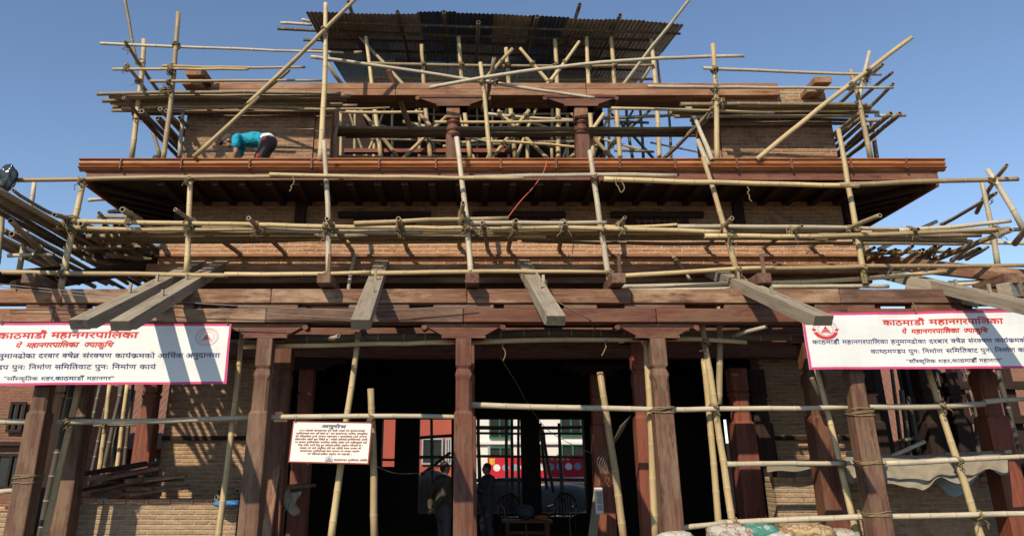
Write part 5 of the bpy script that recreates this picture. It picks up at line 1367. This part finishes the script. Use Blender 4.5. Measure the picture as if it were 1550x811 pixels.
def eyes(parent, c, f, u, s=1.0):
    f = f.normalized(); u = (u - f*u.dot(f)).normalized(); r = f.cross(u); bm = bmesh.new()
    for k in (-1, 1): ell(bm, c + r*k*.031*s + f*.080*s + u*.002*s, (.013*s, .009*s, .008*s))
    bm_to_obj('eye_pair', bm, 'hair', parent, None, True)
def hair(parent, c, f, u, mat, s=1.0, cap=False):
    f = f.normalized(); u = (u - f*u.dot(f)).normalized(); r = f.cross(u); rot = Matrix((r, f, u)).transposed().to_4x4(); bm = bmesh.new()
    ell(bm, c + u*.042*s - f*.020*s, (.082*s, .096*s, .083*s), rot); ell(bm, c - f*.055*s, (.068*s, .048*s, .075*s), rot)
    if cap: ell(bm, c + u*.045*s + f*.095*s, (.062*s, .062*s, .010*s), rot)
    return fuse('cap' if cap else 'hair', bm, mat, parent, .010, 2)
Vv = Vector

# ---- worker on hands and knees on the eave
Yk = 12.35
def wp(px, py, dy=0): return at(px, py, Yk + dy)
dk = ZE + .005
W1 = empty('person', (wp(390, 240).x, Yk, dk), 'worker in teal t-shirt and dark cap bending down on the eave before the left pier', 'person')
hip, sh = wp(405, 216), wp(362, 213); neck = wp(355, 212); hd = wp(346, 214.5)
hip.z = max(hip.z, dk + .45)
bm = bmesh.new()
mid = (hip + sh)/2 + Vv((0, 0, .07))
chain(bm, [hip, mid - Vv((0, 0, .015)), sh, neck], [.11, .10, .10, .055]); ell(bm, sh, (.095, .18, .098)); chain(bm, [neck, hd], [.052, .05])
ff = Vv((-.75, -.12, -.62)); uu = Vv((-.6, 0, .8))
head(bm, hd, ff, uu)
for k, dx in ((-1, -.02), (1, -.14)):
    s0 = sh + Vv((.0, k*.18, -.02)); el = s0 + Vv((dx*.6 + .04, k*.02, -.27)); wr = Vv((s0.x + dx, s0.y - .02*k, dk + .12))
    chain(bm, [s0, el, wr], [.05, .042, .030]); hand(bm, wr, Vv((-.35, 0, -.9)), Vv((-1, 0, -.2)))
    h0 = hip + Vv((0, k*.10, -.02)); kn = Vv((hip.x - .12, h0.y, dk + .08)); an = Vv((hip.x + .30, h0.y, dk + .06)); chain(bm, [h0, kn, an, an + Vv((.06, 0, -.02))], [.085, .06, .045, .03])
body = fuse('body', bm, 'skin', W1, .010, 3)
eyes(body, hd, ff, uu); hair(W1, hd, ff, uu, 'clothdark', 1.05, True)
bm = bmesh.new(); chain(bm, [hip + Vv((-.06, 0, .03)), mid + Vv((0, 0, -.015)), sh], [.122, .122, .108]); ell(bm, sh + Vv((0, 0, 0)), (.105, .20, .108)); ell(bm, mid + Vv((0, 0, -.06)), (.20, .135, .10))
for k, dx in ((-1, -.02), (1, -.14)):
    s0 = sh + Vv((.0, k*.18, -.02)); chain(bm, [s0, s0 + Vv((dx*.3 + .02, k*.02, -.13))], [.066, .072])
sh_o = fuse('shirt', bm, 'teal', W1, .010, 2)
for v in sh_o.data.vertices:
    n_ = v.normal; w_ = mnoise(Vector((v.co.x*16 + v.co.z*7, v.co.y*8, v.co.z*9))) + .6*mnoise(v.co*30); v.co += n_*w_*.013
bm = bmesh.new(); chain(bm, [hip + Vv((.0, 0, .045)), hip + Vv((-.05, 0, .035))], [.124, .128]); fuse('undershirt', bm, 'clothwhite', W1, .012, 2)
bm = bmesh.new(); ell(bm, hip + Vv((.03, 0, -.01)), (.135, .165, .135))
for k in (-1, 1):
    h0 = hip + Vv((0, k*.10, -.02)); kn = Vv((hip.x - .12, h0.y, dk + .09)); an = Vv((hip.x + .27, h0.y, dk + .07)); chain(bm, [h0, kn, an], [.100, .074, .062])
tr = fuse('trousers', bm, 'trouser', W1, .011, 2)
for v in tr.data.vertices: v.co += v.normal*mnoise(v.co*14)*.012
bm = bmesh.new()
for k in (-1, 1):
    an = Vv((hip.x + .30, hip.y + k*.10, dk + .05)); chain(bm, [an, an + Vv((.10, 0, .0)), an + Vv((.2, 0, .01))], [.05, .048, .035])
fuse('shoes', bm, 'clothdark', W1, .012, 2)
for (dx, dz, sx_, sz_) in ((-.01, -.03, .045, .022), (-.10, -.30, .03, .06)):
    bm = bmesh.new(); ell(bm, hip + Vv((dx, -.188 + .02*(dz < -.1), dz)), (sx_, .022, sz_))
    for v in bm.verts: v.co += Vv((mnoise(v.co*25)*.025, 0, mnoise(v.co*31)*.025))
    bm_to_obj('red_patch', bm, 'clothred', tr, None, True)

def standing(root, x, y, z0, fwd, H, shirt, legs, pose, hairm='hair', collar=True, shirtmat='jacket', long=True):
    """upright figure; fwd its facing; pose('l'/'r') -> elbow, wrist offsets from the shoulder"""
    f = Vv((fwd[0], fwd[1], 0)).normalized(); r = Vv((f.y, -f.x, 0)); u = Vv((0, 0, 1)); s = H/1.70; o = Vv((x, y, z0))
    P = lambda a, b, c: o + r*(a*s) + f*(b*s) + u*(c*s)
    bm = bmesh.new(); hp = P(0, 0, .92); ch = P(0, .01, 1.22); sh_ = P(0, -.01, 1.40); nk = P(0, .0, 1.47); hc = P(0, .03, 1.575)
    chain(bm, [hp, P(0, .01, 1.05), ch, sh_], [.125*s, .115*s, .125*s, .09*s]); ell(bm, P(0, -.005, 1.36), (.15*s, .15*s, .085*s)); chain(bm, [nk, hc], [.055*s, .05*s]); head(bm, hc, f, u, s)
    J = bmesh.new(); T_ = bmesh.new(); Sh = bmesh.new()
    chain(J, [P(0, 0, .80 if long else .92), P(0, 0, .95), P(0, .015, 1.10), P(0, .01, 1.25), P(0, -.01, 1.37)], [.172*s, .168*s, .150*s, .155*s, .115*s]); ell(J, P(0, -.01, 1.35), (.175*s, .175*s, .10*s))
    ell(T_, P(0, 0, .90), (.155*s, .155*s, .13*s))
    for k, nm in ((-1, 'l'), (1, 'r')):
        e_, w_ = pose(nm); s0 = P(k*.185, -.01, 1.37); el = P(*(a + b for a, b in zip((k*.185, -.01, 1.37), e_))); wr = P(*(a + b for a, b in zip((k*.185, -.01, 1.37), w_)))
        chain(bm, [s0, el, wr], [.05*s, .042*s, .029*s]); hand(bm, wr, (wr - el), f*1.0 + r*(-k*.4), s)
        chain(J, [s0, el, el + (wr-el)*.9], [.078*s, .063*s, .05*s])
        hp_, kn, an = legs(nm); a = P(k*.095, 0, .9); b = P(*hp_); c_ = P(*kn); d_ = P(*an)
        chain(bm, [a, c_, d_], [.085*s, .055*s, .04*s]); chain(T_, [a, c_, d_ + u*.02], [.105*s, .078*s, .066*s])
        chain(Sh, [d_ + Vv((0, 0, -.03)), d_ + f*.10*s + Vv((0, 0, -.045)), d_ + f*.17*s + Vv((0, 0, -.055))], [.05*s, .046*s, .036*s])
    b_ = fuse('body', bm, 'skin', root, .010, 2); eyes(b_, hc, f, u, s); hair(root, hc, f, u, hairm, s)
    fuse('jacket' if long else 'shirt', J, shirtmat, root, .013, 2); fuse('trousers', T_, shirt, root, .013, 2); fuse('shoes', Sh, 'clothdark', root, .012, 2)
    if collar:
        c2 = bmesh.new(); chain(c2, [P(0, .0, 1.435), P(0, .005, 1.465)], [.070*s, .062*s]); fuse('collar', c2, 'clothwhite', root, .010, 1)
# ---- man with his hands clasped behind his back
Ym = 14.6; xm = hx(672, Ym)
W2 = empty('person', (xm, Ym, .12), 'man in olive jacket with hands clasped behind his back beside the central post', 'person')
straight = lambda nm: ((0, 0, .9), ((-1 if nm == 'l' else 1)*.10, .02, .50), ((-1 if nm == 'l' else 1)*.11, .0, .09))
def back_pose(nm):
    k = -1 if nm == 'l' else 1
    return (k*.07, -.13, -.27), (-k*.12, -.235, -.47)
standing(W2, xm, Ym, .12, (.80, .45), 1.55, 'clothdark', straight, back_pose, 'hair', True, 'jacket')  # trousers darkened in colour for the hall's shade
# ---- man in a dark shirt turning away in the hall
Yn = 16.6; xn = hx(738, Yn)
W3 = empty('person', (xn, Yn, .12), 'man in dark shirt and grey trousers with arms folded, standing in the dim hall', 'person')
wide = lambda nm: ((0, 0, .9), ((-1 if nm == 'l' else 1)*.16, .06, .50), ((-1 if nm == 'l' else 1)*.22, -.02, .09))
def fold_pose(nm):
    k = -1 if nm == 'l' else 1
    return (k*.05, .10, -.27), (-k*.17, .24, -.20)
standing(W3, xn, Yn, .12, (-.85, -.35), 1.52, 'clothdark', wide, fold_pose, 'hair', False, 'clothdark', False)  # grey of the trousers darkened in colour to match the dim hall
# ---- climber crouching beyond the side eave: only shoe and shin show
Yc = 14.3; sx = at(176, 322, Yc)
zt = sx.z - .02
W4 = empty('person', (sx.x, Yc, zt), 'worker mostly hidden behind the left eave, one black shoe and trouser leg showing', 'person')
an = at(180, 318, Yc); an.z = zt + .09
bm = bmesh.new(); kn = an + Vv((.10, .05, .40)); hp_ = kn + Vv((.38, .12, .02)); st = hp_ + Vv((-.06, .0, .36)); hd4 = st + Vv((.10, -.02, .24))
k2 = an + Vv((.5, .3, .30)); a2 = an + Vv((.42, .3, 0))
chain(bm, [an, kn, hp_], [.045, .06, .085]); chain(bm, [a2, k2, hp_], [.045, .06, .085]); chain(bm, [hp_, st, st + Vv((.05, 0, .12)), hd4], [.12, .12, .055, .05]); head(bm, hd4, Vv((.9, -.1, -.2)), Vv((0, 0, 1)))
for k in (-1, 1):
    s0 = st + Vv((0, k*.18, .02)); el = s0 + Vv((.12, 0, -.24)); wr = el + Vv((.2, 0, -.1)); chain(bm, [s0, el, wr], [.05, .042, .03]); hand(bm, wr, wr - el, Vv((0, -k, 0)))
b4 = fuse('body', bm, 'skin', W4, .011, 2); hair(W4, hd4, Vv((.9, -.1, -.2)), Vv((0, 0, 1)), 'hair')
bm = bmesh.new(); chain(bm, [an + Vv((0, 0, .05)), kn, hp_], [.07, .082, .11]); chain(bm, [a2 + Vv((0, 0, .05)), k2, hp_], [.07, .082, .11]); ell(bm, hp_, (.15, .16, .14)); fuse('trousers', bm, 'clothdark', W4, .012, 2)
bm = bmesh.new(); chain(bm, [hp_ + Vv((0, 0, .05)), st], [.14, .14]); ell(bm, st, (.13, .2, .12)); 
for k in (-1, 1): s0 = st + Vv((0, k*.18, .02)); chain(bm, [s0, s0 + Vv((.12, 0, -.24))], [.075, .065])
fuse('shirt', bm, 'clothdark', W4, .012, 2)
bm = bmesh.new()
for a in (an, a2): chain(bm, [a + Vv((.03, 0, -.035)), a + Vv((-.08, -.01, -.045)), a + Vv((-.17, -.02, -.055))], [.052, .045, .034])
fuse('shoes', bm, 'clothdark', W4, .011, 2)
pole3(Vv((sx.x - .35, Yc + .02, zt - .045)), Vv((sx.x + 1.0, Yc + .02, zt - .045)), .036, 'old', 'bamboo rail the half hidden worker stands on beside the left eave', 'bamboo poles of the left outer scaffold', lash=False)
pole3(Vv((sx.x - .35, Yc + .30, zt - .045)), Vv((sx.x + 1.0, Yc + .30, zt - .045)), .036, 'old', 'rear bamboo rail under the half hidden worker beside the left eave', 'bamboo poles of the left outer scaffold', lash=False)
